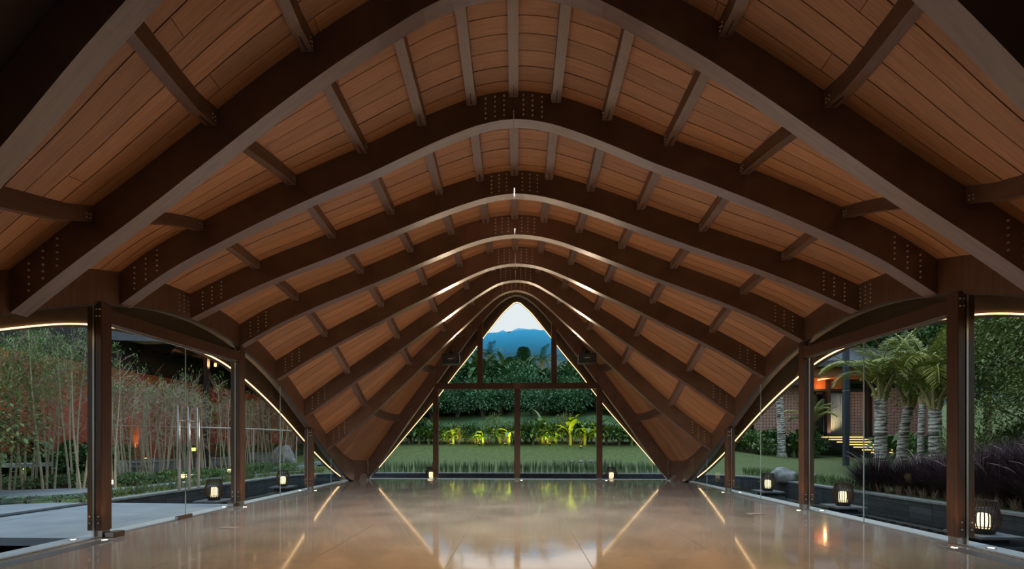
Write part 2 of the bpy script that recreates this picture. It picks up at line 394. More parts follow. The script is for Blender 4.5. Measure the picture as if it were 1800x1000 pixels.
# back fascia
f = empty('gable_fascia', (0, 0, 0), 'dark pointed roof edge board outside the glazed end gable', 'fascia')
GX = np.array([0, .15, .29, .55, .82, 1.3, 1.7, 2.12, 2.47, 3.3, 4.42, 5.1, 5.78]); GZs = np.array([6.92, 6.87, 6.74, 6.50, 6.17, 5.56, 5.03, 4.51, 4.08, 2.98, 1.66, .86, .06])
secs = []; secl = []
for t in lin(-1, 1, 81):
    p1 = P(t, 18.0, RIBD + .2); k = 1.0; p0 = (t * 5.78 + .03, 0, 0)
    z0 = float(cub(GX, GZs, abs(t) * 5.78)); p1 = (p0[0], 0, p1[2])
    secs.append([(p0[0] * k, 18.62, z0), (p0[0] * k, 18.68, z0), (p0[0] * k, 18.68, p1[2]), (p0[0] * k, 18.62, p1[2])])
    secl.append([(p0[0] * k, 18.59, z0 + .005), (p0[0] * k, 18.62, z0 + .005), (p0[0] * k, 18.62, z0 + .03), (p0[0] * k, 18.59, z0 + .03)])
obj('fascia_board', MB().loft(secs), M_FASCIA, f)
secs = []
for t in lin(-1, 1, 61):
    p1 = P(t, 18.0, RIBD); secs.append([(p1[0], 18.05, p1[2]), (p1[0], 18.64, p1[2]), (p1[0], 18.64, p1[2] + .1), (p1[0], 18.05, p1[2] + .1)])
obj('overhang_panel', MB().loft(secs), M_FASCIA, f)
tag(obj('led_strip', MB().loft(secl[2:-2]), M_LED), 'glowing warm light strip around the pointed gable opening', 'light strip', 'warm eave light strips')

# feet
for sg, sd in ((-1, 'left'), (1, 'right')):
    e = empty('springing_shoe', (sg * 5.85, 17.6, 0), 'grey steel shoe where the arches meet the floor, far %s corner' % sd, 'steel shoe', 'arch feet')
    mb = MB(); s_ = sg
    mb.loft([[(-.24, -.16, 0), (.24, -.1, 0), (.2, .34, 0), (-.2, .38, 0)], [(-.1, -.02, .22), (.16, .0, .26), (.14, .2, .26), (-.08, .22, .22)]])
    obj('shoe', mb, M_STEEL, e)

# ------------------------------------------------------------------ purlins
PL = ['centre purlin', 'beside the ridge one', 'second from the ridge', 'third from the ridge', 'fourth from the ridge', 'lowest']
bays = list(zip(RIBY[2:], RIBY[3:] + [17.86]))
bays = [b for b in bays if b[1] > b[0]]
def purlin_frame(t, Y):
    a, b = P(t - .07 / 6.1, Y, RIBD), P(t + .07 / 6.1, Y, RIBD); return Vector(((a[0] + b[0]) / 2, Y, min(a[2], b[2]) + .04)), Vector((1, 0, 0)), Vector((0, 0, -1))
def fan(Y): return 1 + .06 * min(max((7.06 - Y) / 1.58, 0), 1.2)
for bi, (ya, yb) in enumerate(bays):
    for k, xq in enumerate(PUR):
        for sg in ((1,) if k == 0 else (-1, 1)):
            t0 = sg * xq / 6.1
            where = 'in the bay overhead' if bi == 0 else ('in the bay before the glazed gable' if bi == len(bays) - 1 else 'in the %s roof bay' % ORD[bi - 1])
            lab = 'short timber purlin %s, %s' % (where, 'at the ridge' if k == 0 else '%s, %s' % (PL[k], 'left' if sg < 0 else 'right'))
            mb = MB(); secs = []; hw = .07 / 6.1
            for Y in lin(ya + .2, yb, 6):
                tt_ = t0 * fan(Y); a, b = P(tt_ - hw, Y, RIBD), P(tt_ + hw, Y, RIBD); q_ = purlin_frame(tt_, Y)
                zb = min(a[2], b[2]) - .095; secs.append([a, b, (b[0], Y, zb), (a[0], Y, zb)])
            mb.loft(secs)
            o = tag(obj('purlin', mb, M_PURLIN), lab, 'purlin', 'short purlins between the roof arches')
            mb = MB(); q = yb - .035
            for j in range(2):
                for r in range(2):
                    for s2 in (-1, 1):
                        o_, u_, n_ = purlin_frame(t0 * fan(q), q - j * .05); mb.disc(o_ + u_ * s2 * .069 + n_ * (.05 + r * .045), u_ * s2, .010, .009, 5)
            tag(obj('bolts', mb, M_BOLT, o), kind='stuff')
            mb = MB(); 
            ss = []
            for yy in (yb - .18, yb - .1, yb - .02):
                o_, u_, n_ = purlin_frame(t0 * fan(yy), yy); ss.append([tuple(o_ + u_ * s1 * .008 + n_ * s2) for s1, s2 in ((-1, .12), (1, .12), (1, .1375), (-1, .1375))])
            mb.loft(ss)
            obj('slot', mb, M_BLACK, o)

# ------------------------------------------------------------------ floor
fl = MB().box(-6.22, 6.22, -6, 18.25, -.5, 0)
floor = struct('floor', fl, M_FLOOR)
# saw-cut joints are thin recessed strips of darker filler
for i, x in enumerate((-4.05, -2.4, -.75, .9, 2.55, 4.2)):
    struct('trim_%d' % (i + 1), MB().box(x - .004, x + .004, 1, 18.2, -.001, .0008), mat('joint_filler', (.16, .13, .11), .6), floor)
struct('trim_7', MB().box(-6.1, 6.1, 12.34, 12.35, -.001, .0008), MATS['joint_filler'], floor)
# coping outside the glass
for sg, nm in ((-1, 'left'), (1, 'right')):
    cp = MB(); a, b = sorted((sg * 6.22, sg * 6.55)); cp.box(a, b, -6, 18.6, -.45, -.005); struct('coping_' + nm, cp, M_COPING)
struct('coping_back', MB().box(-6.55, 6.55, 18.6, 18.62, -.45, -.005).box(-6.22, 6.22, 18.25, 18.6, -.45, -.005), M_COPING)
# floor gratings
def grating(x0, x1, y0, y1, label):
    e = empty('floor_grating', ((x0 + x1) / 2, (y0 + y1) / 2, 0), label, 'floor grating', 'floor gratings'); cx_, cy_ = e.location[0], e.location[1]
    hx, hy = (x1 - x0) / 2, (y1 - y0) / 2
    obj('tray', MB().box(-hx, hx, -hy, hy, -.002, .0012), M_BLACK, e)
    fr = MB(); fr.box(-hx, hx, -hy, -hy + .012, 0, .004).box(-hx, hx, hy - .012, hy, 0, .004).box(-hx, -hx + .012, -hy, hy, 0, .004).box(hx - .012, hx, -hy, hy, 0, .004)
    obj('frame', fr, M_STEEL, e)
    n = 7; sl = MB()
    for i in range(n): x = -hx + .02 + (2 * hx - .04) * (i + .5) / n; sl.box(x - .006, x + .006, -hy + .012, hy - .012, 0, .004)
    obj('grille_bars', sl, mat('grille_aluminium', (.25, .25, .25), .45, metal=.6), e)
grating(-5.95, -5.72, 4.2, 6.6, 'long floor grating beside the nearest left post')
grating(-5.95, -5.72, 10.9, 13.3, 'long floor grating behind the second left post')
grating(-5.95, -5.72, 14.6, 16.8, 'long floor grating near the far left corner')
grating(5.72, 5.95, 4.2, 6.6, 'long floor grating beside the nearest right post')
grating(5.72, 5.95, 10.9, 13.3, 'long floor grating behind the second right post')
grating(5.72, 5.95, 14.6, 16.8, 'long floor grating near the far right corner')
for x, y, l in ((-4.7, 7.6, 'small flush floor socket lid near the glass door'), (4.75, 9.55, 'small flush floor socket lid near the right posts')):
    e = obj('floor_socket', MB().box(x - .14, x + .14, y - .1, y + .1, 0, .003), mat('socket_lid', (.26, .22, .19), .4), None); tag(e, l, 'floor socket')
    obj('lid_gap', MB().box(x - .1, x + .14, y - .104, y - .096, .0, .0045), M_BLACK, e)

# ------------------------------------------------------------------ side posts
def side_post(sg, Y, top, label):
    e = empty('post', (sg * 6.1, Y, 0), label, 'post', 'timber posts along the glass walls')
    bevel(obj('inner_timber', MB().box(-.055, .045, -.09, .09, .11, top) if sg > 0 else MB().box(-.045, .055, -.09, .09, .11, top), M_POST, e))
    bevel(obj('outer_timber', MB().box(.075, .165, -.09, .09, .11, top - .02) if sg > 0 else MB().box(-.165, -.075, -.09, .09, .11, top - .02), M_POST, e))
    obj('steel_shoe', MB().box(-.045 if sg > 0 else -.06, .06 if sg > 0 else .045, -.07, .07, 0, .11), M_STEEL, e)
    a, b = (.047, .073) if sg > 0 else (-.073, -.047)
    obj('steel_fin', MB().box(a, b, -.1, .1, .02, top), M_STEEL, e)
    mb = MB()
    for z in (.22, .32):
        mb.disc((.12 * sg, -.09, z), (0, -1, 0), .014, .012); mb.disc((-.005 * sg, -.09, z), (0, -1, 0), .012, .01)
    for z in (top - .1, top - .2):
        mb.disc((.02 * sg, -.09, z), (0, -1, 0), .014, .012); mb.disc((-.03 * sg, -.09, z), (0, -1, 0), .014, .012)
    obj('bolts', mb, M_BOLT, e)
    return e
for sg, sd in ((-1, 'left'), (1, 'right')):
    for Y, top, l in ((3.3, EZ(3.3) - .02, 'timber post on the %s side behind the viewpoint edge'), (6.77, EZ(6.77), 'tallest nearest timber post of the %s glass wall'),
                      (10.25, EZ(10.25) - .02, 'second timber post of the %s glass wall, mid height'), (13.85, EZ(13.85) - .03, 'shortest timber post of the %s glass wall near the far corner')):
        side_post(sg, Y, top, l % sd)
    x0, x1 = sorted((sg * 6.05, sg * 6.17))
    e = empty('header_beam', (0, 0, 0), 'straight horizontal timber header between the first two %s posts' % sd, 'header beam', 'side headers')
    bevel(obj('beam', MB().box(x0, x1, 6.86, 10.16, 3.19, 3.40), M_POST, e))
    obj('glazing_channel', MB().box(sg * 6.12 - .02, sg * 6.12 + .02, 6.86, 10.16, 3.165, 3.19), M_STEEL, e)

# floor threshold blocks beside the left posts, door pivot patch
def fitting(name, x, y, lx, ly, h, label):
    e = empty(name, (x, y, 0), label, 'door fitting'); bevel(obj('block', MB().box(-lx, lx, -ly, ly, .0, h), mat('bronze_fitting', (.13, .09, .065), .4, metal=.6), e), .004)
    obj('cap', MB().box(-lx * .9, lx * .9, -ly - .004, -ly + .008, .01, h - .008), M_STEEL, e)
fitting('floor_stop', -5.97, 6.83, .07, .1, .08, 'low metal floor stop at the foot of the nearest left post')
fitting('floor_stop', -6.2, 10.12, .07, .07, .08, 'low metal floor stop outside the second left post')
fitting('door_pivot', -6.12, 8.5, .03, .19, .07, 'bronze pivot block at the foot of the glass door meeting line')

# ------------------------------------------------------------------ glass walls
LEAVES = {}
def pane(mb, pts, X, th=.012):
    n = len(pts); a = [(X - th / 2, y, z) for y, z in pts]; b = [(X + th / 2, y, z) for y, z in pts]
    return mb.loft([a, b])
for sg, sd in ((-1, 'left'), (1, 'right')):
    win = struct('window_%d' % (1 if sg < 0 else 2), MB().box(sg * 6.12 - .02, sg * 6.12 + .02, .3, 16.9, -.004, .012), M_STEEL)
    X = sg * 6.12
    segs = [(.4, 1.8), (1.81, 3.2), (3.4, 5.0), (5.01, 6.67), (6.87, 8.53), (8.545, 10.15), (10.35, 12.04), (12.055, 13.75), (13.95, 15.4), (15.41, 16.85)]
    for a, b in segs:
        ys = lin(a, b, 9); top = [(y, max(EZ(y) - .02, .03)) for y in ys][::-1]
        if 6.8 < a < 10.2:
            p2 = [(a, .012), (b, .012), (b, 3.17), (a, 3.17)]; 
            nm = 'door_leaf' if sg < 0 else 'pane'
            LEAVES[(sd, a)] = obj(nm, pane(MB(), p2, X), M_GLASS, win)
            top = [(y, EZ(y) - .03) for y in ys][::-1]
            obj('pane', pane(MB(), [(a, 3.4), (b, 3.4)] + top, X), M_GLASS, win)
        else:
            obj('pane', pane(MB(), [(a, .012), (b, .012)] + top, X), M_GLASS, win)
    ej = MB()
    for yj in (1.805, 5.005, 8.5375, 12.0475, 15.405):
        zt = 3.17 if 6.8 < yj < 10.2 else EZ(yj) - .02
        ej.box(X - .007, X + .007, yj - .006, yj + .006, .012, zt)
    obj('silicone_joint', ej, M_GLEDGE, win)
# door handles
for dy in (-.26, 0, .26):
    obj('pull_bar', MB().tube([(-6.05, 8.54 + dy, .52), (-6.05, 8.54 + dy, 2.08)], .025, 10), M_STEEL, LEAVES[('left', 6.87 if dy < .1 else 8.545)], True)
for z in (.80, 1.81):
    for y0, y1, k in ((8.28, 8.53, 6.87), (8.55, 8.80, 8.545)):
        obj('crossbar', MB().tube([(-6.05, y0, z), (-6.05, y1, z)], .009, 8), M_STEEL, LEAVES[('left', k)], True)
        obj('standoff', MB().tube([(-6.05, (y0 + y1) / 2, z), (-6.12, (y0 + y1) / 2, z)], .009, 8), M_STEEL, LEAVES[('left', k)], True)

# ------------------------------------------------------------------ gable end: posts, cross beam, glass
def Gz(x):  # underside of the gable arch at x
    return P(min(abs(x) / 5.65, 1), 17.96, 0)[2]
GP = ((-3.07, 3.45, 'left lower timber post of the glazed gable'), (.04, 3.45, 'central lower timber post of the glazed gable'), (3.14, 3.45, 'right lower timber post of the glazed gable'))
for x, top, l in GP:
    e = empty('gable_post', (x, 17.96, 0), l, 'post', 'gable posts')
    bevel(obj('timber', MB().box(-.1, .1, -.08, .08, .1, top), M_POST, e)); obj('steel_shoe', MB().box(-.06, .06, -.05, .05, 0, .1), M_STEEL, e)
for x, l in ((-1.37, 'left upper timber post standing on the gable cross beam'), (1.43, 'right upper timber post standing on the gable cross beam')):
    e = empty('gable_post', (x, 17.96, 3.67), l, 'post', 'gable posts'); bevel(obj('timber', MB().box(-.09, .09, -.08, .08, 0, Gz(x) - 3.67 + .1), M_POST, e))
e = empty('cross_beam', (0, 17.96, 3.45), 'horizontal timber cross beam of the glazed gable', 'cross beam')
bevel(obj('beam', MB().box(-3.12, 3.2, -.09, .09, 0, .22), M_POST, e)); obj('splice_plate', MB().box(-.08, .16, -.1, -.088, .005, .215), mat('plate_brown', (.16, .08, .05), .4), e)
win = struct('window_3', MB().box(-5.5, 5.5, 17.98, 18.0, -.004, .012), M_STEEL)
def gpane(x0, x1, z0, z1=None):
    xs = lin(x0, x1, 10)
    top = [(x, min(z1, Gz(x) - .02) if z1 else Gz(x) - .02) for x in xs]
    bot = [(x1, min(z0, top[-1][1] - .001)), (x0, min(z0, top[0][1] - .001))] 
    pts = [(x0, min(z0, top[0][1] - .001)), (x1, min(z0, top[-1][1] - .001))] + top[::-1]
    mbb = MB().loft([[(x, 17.955, z) for x, z in pts], [(x, 17.967, z) for x, z in pts]])
    obj('pane', mbb, M_GLASS, win)
gpane(-5.45, -3.18, .012); gpane(3.25, 5.45, .012)
gpane(-2.96, -.07, .012, 3.44); gpane(.15, 3.03, .012, 3.44)
gpane(-1.27, 1.33, 3.68); gpane(-3.0, -1.47, 3.68); gpane(1.53, 3.05, 3.68)
# thin bright steel edge strips round the panes
mb = MB()
def bar(mb, a, b, wd=.012):
    a = Vector(a); b = Vector(b); mb.tube([a, b], wd, 4)
for x in (-1.27, 1.33, -1.47, 1.53): bar(mb, (x, 17.93, 3.68), (x, 17.93, Gz(x) - .03), .008)
for x in (-2.96, -.07, .15, 3.03): bar(mb, (x, 17.93, .02), (x, 17.93, 3.44), .006)
for x0, x1 in ((-5.4, -3.2), (-3.0, -1.47), (-1.27, 1.33), (1.53, 3.05), (3.27, 5.4)):
    xs = lin(x0, x1, 12)
    mb.tube([(x, 17.93, Gz(x) - .025) for x in xs], .012, 4)
obj('steel_beading', mb, M_STEEL, win)

# speakers
for x, l, dot in ((-2.33, 'black speaker box bracketed to the left slope of the gable arch', True), (2.52, 'black speaker box bracketed to the right slope of the gable arch', False)):
    e = empty('speaker', (x, 16.9, 4.22), l, 'speaker', 'gable speakers')
    bevel(obj('cabinet', MB().box(-.31, .31, -.16, .2, 0, .36), M_BLACK, e), .012)
    obj('grille', MB().box(-.29, .29, -.172, -.158, .02, .34), mat('speaker_grille', (.02, .02, .02), .8, (.05, .05, .045), 120), e)
    lb = MB()
    for i in range(7): lb.box(-.1 + i * .028, -.1 + i * .028 + .02, -.18, -.17, .165 + (.006 if i % 2 else 0), .2)
    obj('nameplate', lb, M_WHITE, e)
    if dot: obj('badge', MB().disc((.14, -.172, .22), (0, -1, 0), .025, .006, 10), mat('orange_badge', (.55, .17, .06), .5), e)
    br = MB(); br.tube([(0, .05, .36), (0, .05, .5), (0, .5, .62), (0, .95, .66)], .03, 6); br.box(-.09, .09, -.04, .12, .36, .45); obj('bracket', br, M_BLACK, e)
    obj('edge_trim', MB().box(-.312, .312, -.165, -.155, -.006, .004).box(*( (.304, .314) if x < 0 else (-.314, -.304)), -.165, -.155, 0, .36), M_STEEL, e)

# ------------------------------------------------------------------ recessed uplights
def uplight(x, y, label, power=9):
    e = empty('floor_uplight', (x, y, 0), label, 'floor light', 'recessed floor uplights')
    obj('ring', MB().lathe([(.055, -.004), (.055, .004), (.04, .005)], 14), M_STEEL, e); obj('lens', MB().lathe([(.036, .001), (.034, .007)], 12), M_UPL, e)
    if power: lamp('uplight_beam', 'SPOT', (x, y, .02), power, (1, .62, .30), (PI, 0, 0), spot_size=1.5, spot_blend=.7, shadow_soft_size=.03)
for sg, sd in ((-1, 'left'), (1, 'right')):
    for Y, nm in ((6.55, 'nearest'), (10.05, 'second'), (13.65, 'third')):
        uplight(sg * 5.88, Y, 'small glowing round uplight inside the %s %s post' % (nm, sd), 14)
        uplight(sg * 6.35, Y, 'small glowing round uplight in the coping outside the %s %s post' % (nm, sd), 10)
for x, nm in ((-3.3, 'left'), (.2, 'central'), (3.35, 'right')): 
    lamp('gable_uplight_beam', 'SPOT', (x, 17.7, .02), 10, (1, .62, .30), (PI, 0, 0), spot_size=1.2, spot_blend=.7, shadow_soft_size=.03)
    uplight(x, 17.7, 'small glowing uplight in the floor at the %s gable post' % nm, 0)

# floodlights on the cross beam aimed along the ridge
for x, nm in ((-.9, 'left'), (.95, 'right')):
    e = empty('beam_floodlight', (x, 17.8, 3.68), 'small black floodlight on the gable cross beam by the %s upper post' % nm, 'floodlight', 'cross beam floodlights')
    obj('housing', MB().lathe([(.04, 0), (.045, .02), (.045, .1), (.04, .11)], 12), M_BLACK, e)
    lamp('flood_beam', 'SPOT', (x, 17.6, 3.9), 300, (1, .74, .50), (math.radians(180 + 62), 0, 0), spot_size=1.3, spot_blend=.8, shadow_soft_size=.04)
# unseen spotlights added above the viewpoint to throw warm light on the floor
for y, x in ((1.2, -1.1), (1.2, 1.3), (3.3, -.9), (3.3, 1.1)):
    z = P(x / 6.1, y, RIBD - .05)[2]
    e = empty('added_spotlight', (x, y, z), 'small black spotlight added unseen above the viewpoint to light the floor', 'spotlight', 'added spotlights above the viewpoint')
    obj('can', MB().lathe([(.05, -.16), (.055, -.15), (.055, 0), (.05, .05)], 12), M_BLACK, e); obj('lens', MB().lathe([(.045, -.165), (.045, -.155)], 12), M_UPL, e)
    lamp('added_spot_beam', 'SPOT', (x, y, z - .2), 780, (1, .56, .17), (math.radians(30), 0, 0), spot_size=1.3, spot_blend=.9, shadow_soft_size=.06)

# small downlights tucked behind the arches on the ridge purlin
for k, y in enumerate((8.93, 10.52)):
    z = P(0, y, RIBD - .12)[2]
    e = empty('ridge_downlight', (.0, y, z), 'small square glowing downlight under the ridge purlin behind the %s arch with visible feet' % ('third', 'fourth')[k], 'downlight', 'ridge downlights')
    obj('housing', MB().box(-.065, .065, -.07, .07, -.05, .0), M_BLACK, e); obj('lens', MB().box(-.05, .05, -.055, .055, -.058, -.049), M_UPL, e)
    lamp('ridge_beam', 'SPOT', (0, y, z - .1), 1380, (1, .93, .85), (0, 0, 0), spot_size=2.35, spot_blend=.6, shadow_soft_size=.06)

# ================================================================== OUTSIDE
# pond outline (rounded rectangle), half width 9.65, back at y 21.3
KX, KY, KR = 9.65, 21.3, 3.0
def outline(off=0.0, n=9):
    pts = []
    ys = [-14, -8, -3, 0, 2, 4, 5.5, 6.7, 8.6, 10.7, 12, 14, 16, KY - KR]
    for y in ys: pts.append((-KX - off, y))
    for k in range(1, n + 1): a = PI - PI / 2 * k / n; pts.append((-KX + KR + (KR + off) * math.cos(a), KY - KR + (KR + off) * math.sin(a)))
    for x in (-5, -3, -1, 1, 3, 5): pts.append((x, KY + off))
    for k in range(0, n + 1): a = PI / 2 - PI / 2 * k / n; pts.append((KX - KR + (KR + off) * math.cos(a), KY - KR + (KR + off) * math.sin(a)))
    for y in ys[::-1][1:]: pts.append((KX + off, y))
    return pts
def sm(a, b, x): u = min(max((x - a) / (b - a), 0), 1); return u * u * (3 - 2 * u)
def G(x, y):
    """height of the garden ground"""
    back = .03 + .17 * sm(21.5, 27, y) + 1.25 * sm(27, 33.5, y) + .25 * sm(33.5, 36, y) + 2.0 * sm(36, 42, y) + 7.2 * max(0, min(1, (y - 42) / 28)) + 6 * max(0, min(1, (y - 70) / 50))
    side = .03 + .27 * sm(14, 34, y) + .2 * sm(34, 40, y) + 9 * max(0, min(1, (y - 52) / 40))
    k = 1 - sm(11, 19, x) if x > 0 else 1 - sm(10.5, 17, -x)
    z = back * k + side * (1 - k)
    if x < -9.7 and y < 14: z -= .13 * sm(14, 13, y)
    if x < -19: z += .6 * sm(19, 26, -x)
    if x > 24 and y < 34: z += 3.0 * sm(24, 40, x)
    return z
rings = [.3, .6, 1, 1.5, 2.2, 3, 4, 5, 6.5, 8, 10, 12, 14, 17, 20, 24, 28, 33, 39, 46, 55, 66, 80, 100]
mb = MB(); secs = []
for r in rings:
    secs.append([(x, y, G(x, y) + (0 if r < 1 else .04 * mnoise.noise(Vector((x * .4, y * .4, 0))))) for x, y in outline(r)])
mb.loft(secs, False, False)
ground = struct('ground', mb, M_LAWN, smooth=True)
struct('pond_water', MB().add([(x, y, -.28) for x, y in outline(.02)], [tuple(range(len(outline())))]), M_WATER)
struct('pond_bed', MB().add([(x, y, -.6) for x, y in outline(.02)], [tuple(range(len(outline())))]), mat('pond_bed_dark', (.02, .025, .03), .8))
# dark tiled wall of the pond with individual tiles and coping stones
kw = struct('pond_wall', MB(), M_SLATE)
pl = outline(0.0); P2 = [Vector((x, y, 0)) for x, y in pl]
seg = []
for a, b in zip(P2[:-1], P2[1:]):
    L = (b - a).length; n = max(1, round(L / .6))
    for i in range(n): seg.append((a + (b - a) * i / n, a + (b - a) * (i + 1) / n))
backing = MB()
oo = outline(.04); o2 = outline(.3)
backing.loft([[(x, y, -.6) for x, y in oo], [(x, y, .02) for x, y in oo], [(x, y, .02) for x, y in o2]], False, False)
obj('wall_backing', backing, M_SLATE, kw)
cnt = 0
for a, b in seg:
    if a.y < 3.5: continue
    if a.x < -9 and 6.5 < (a.y + b.y) / 2 < 10.7: continue
    d = (b - a).normalized(); nrm = Vector((d.y, -d.x, 0))   # towards the water
    g = d * .004
    for z0, z1 in ((-.58, -.13), (-.124, -.005)):
        q = MB(); c = [a + g, b - g, b - g - nrm * .04, a + g - nrm * .04]; off = nrm * random.uniform(.0, .004)
        q.loft([[(p + off).to_tuple()[:2] + (z0,) for p in c], [(p + off).to_tuple()[:2] + (z1,) for p in c]])
        obj('tile', q, M_SLATE, kw); cnt += 1
kc = struct('pond_coping', MB(), M_KERB)
for a, b in seg[::1]:
    if a.y < 3.5: continue
    if a.x < -9 and 6.5 < (a.y + b.y) / 2 < 10.7: continue
    d = (b - a).normalized(); nrm = Vector((d.y, -d.x, 0)); g = d * .003
    q = MB(); c = [a + g + nrm * .03, b - g + nrm * .03, b - g - nrm * .30, a + g - nrm * .30]; dz = random.uniform(-.002, .002)
    q.loft([[p.to_tuple()[:2] + (-.004 + dz,) for p in c], [p.to_tuple()[:2] + (.045 + dz,) for p in c]]); obj('coping_stone', q, M_KERB, kc)

# stone bridge deck and paths on the left
def slab(name, pts, z, m=M_PATH, th=.12, parent=None, label=None):
    q = MB().loft([[(x, y, z - th) for x, y in pts], [(x, y, z) for x, y in pts]]); o = obj(name, q, m, parent); return o
dk = empty('entrance_deck', (0, 0, 0), 'pale concrete entrance deck bridging the pond outside the left glass door', 'deck')
slab('slab', [(-6.56, 6.7), (-6.56, 10.62), (-9.2, 10.7), (-9.2, 7.2), (-8.0, 6.7)], -.006, parent=dk)
slab('slab', [(-9.215, 7.2), (-9.215, 10.7), (-10.9, 10.7), (-12.6, 9.6), (-12.6, 6.6), (-9.215, 6.6)], -.006, parent=dk)
slab('slab', [(-12.615, 6.2), (-12.615, 9.6), (-24, 9.6), (-24, 6.2)], .045, parent=dk)
pt = empty('garden_path', (0, 0, 0), 'pale concrete garden path curving past the bamboo on the left', 'path')
slab('slab', [(-12.62, 9.62), (-24, 9.62), (-26, 12.6), (-14.4, 12.9), (-12.5, 14.0), (-11.45, 15.0), (-11.3, 12.9), (-12.2, 11.4)], .05, parent=pt)
pth = [(-26, 16.1), (-16.5, 15.6), (-13.6, 16.5), (-12.6, 19), (-11.9, 22), (-11.2, 25), (-10.2, 28)]
for (x0, y0), (x1, y1) in zip(pth[:-1], pth[1:]):
    d = Vector((x1 - x0, y1 - y0, 0)).normalized(); nn = Vector((-d.y, d.x, 0)) * .55
    zz = max(G(x0, y0), G(x1, y1)) + .06
    slab('slab', [(x0 - nn.x + d.x * .01, y0 - nn.y + d.y * .01), (x1 - nn.x, y1 - nn.y), (x1 + nn.x, y1 + nn.y), (x0 + nn.x + d.x * .01, y0 + nn.y + d.y * .01)], zz, parent=pt)
# second thin pale kerb band just behind the left pond wall
kb = []
for (x, y) in [(-11.1, 12.6), (-11.0, 14), (-10.9, 16), (-10.95, 18.0), (-10.5, 20), (-9.6, 22)]: kb.append((x, y))
secs = [[(x - .42, y, .0), (x + .12, y, .0), (x + .12, y, .10), (x - .42, y, .10)] for x, y in kb]
tag(obj('border_band', MB().loft(secs), M_PATH), 'pale stone band between the bamboo bed and the clipped pond-side plants', 'kerb')

# bare soil beds as thin mats
def bed(label, pts, dz=.012, m=M_DIRT):
    c = (sum(p[0] for p in pts) / len(pts), sum(p[1] for p in pts) / len(pts)); n = len(pts); big = []
    for i in range(n):
        a, b = pts[i], pts[(i + 1) % n]
        for k in range(4): big.append((a[0] + (b[0] - a[0]) * k / 4, a[1] + (b[1] - a[1]) * k / 4))
    q = MB(); secs = []
    for s in (0.02, .25, .5, .75, 1.0): secs.append([(c[0] + (x - c[0]) * s, c[1] + (y - c[1]) * s, G(c[0] + (x - c[0]) * s, c[1] + (y - c[1]) * s) + dz + (.05 if s < 1 else -.02)) for x, y in big])
    q.loft(secs, False); tag(obj('soil', q, m, smooth=True), label, 'soil', None, 'stuff')
bed('dark soil of the bamboo bed left of the pond', [(-26, 13.7), (-14, 13.0), (-11.4, 11.6), (-11.2, 17), (-11.2, 21), (-12.2, 23), (-13, 19.5), (-14.0, 17.2), (-16.5, 16.2), (-26, 16.7)], .0)
bed('dark soil under the trees behind the left path', [(-40, 17.2), (-17, 16.8), (-14.4, 18), (-13.6, 21), (-12.8, 25), (-18, 30), (-40, 30)], .0)
bed('dark soil under the purple grass right of the pond', [(10.1, 3), (10.1, 13.8), (11.5, 14.6), (16, 14.4), (24, 10), (24, 3)], .0)

# ------------------------------------------------------------------ lanterns
def lantern_proto(loc, label):
    e = empty('lantern', loc, label, 'lantern', 'slatted lanterns in the pond')
    obj('plinth_slab', MB().box(-.36, .36, -.36, .36, -.045, 0).box(-.22, .22, -.22, .22, -.4, -.045), mat('plinth_stone', (.10, .11, .12), .5, (.15, .16, .17), 8), e)
    obj('base', MB().lathe([(.13, 0), (.16, .02), (.165, .07), (.15, .09)], 16), M_BLACK, e)
    m_sl = mat('lantern_slat_brown', (.055, .032, .022), .55)
    for k in range(28):
        a = 2 * PI * k / 28; secs = []
        for z, r in ((.07, .165), (.14, .215), (.22, .238), (.30, .236), (.40, .212), (.50, .186), (.57, .178)):
            ca, sa = math.cos(a), math.sin(a); h = .008; t = .012
            secs.append([(r * ca - h * -sa, r * sa - h * ca, z), (r * ca + h * -sa, r * sa + h * ca, z), ((r - t) * ca + h * -sa, (r - t) * sa + h * ca, z), ((r - t) * ca - h * -sa, (r - t) * sa - h * ca, z)])
        obj('slat', MB().loft(secs), m_sl, e)
    for z, r in ((.565, .18), (.44, .20), (.12, .195)):
        mb = MB(); secs = []
        for k in range(28):
            a = 2 * PI * k / 28; ca, sa = math.cos(a), math.sin(a); secs.append([(r * ca, r * sa, z), ((r - .02) * ca, (r - .02) * sa, z), ((r - .02) * ca, (r - .02) * sa, z + .014), (r * ca, r * sa, z + .014)])
        secs.append(secs[0]); obj('hoop', mb.loft(secs, False), m_sl, e)
    obj('glowing_cylinder', MB().lathe([(.085, .09), (.092, .11), (.092, .31), (.08, .345), (.05, .355)], 16), M_GLOW, e, True)
    return e
LZ = -.18
lp = lantern_proto((8.2, 8.62, LZ), 'nearest slatted lantern in the right pond, beside the tallest post'); index_kids(lp)
for x, y, l in ((8.28, 12.3, 'second slatted lantern in the right pond, in front of the purple grass'), (8.33, 16.0, 'third slatted lantern in the right pond, in front of the grey boulder'),
                (-8.35, 12.75, 'slatted lantern in the left pond beside the second post'), (-8.5, 16.9, 'slatted lantern in the left pond between the second and third posts'),
                (-3.6, 19.8, 'slatted lantern behind the gable glass by the left lower gable post'), (3.95, 19.8, 'slatted lantern behind the gable glass by the right lower gable post')):
    dup(lp, (x, y, LZ), 0.0, 1.0, l)
for o in [o for o in bpy.data.objects if o.name.startswith('lantern')]:
    lamp('lantern_bulb', 'POINT', (o.location.x, o.location.y, o.location.z + .22), 5, (1, .62, .28), shadow_soft_size=.09)

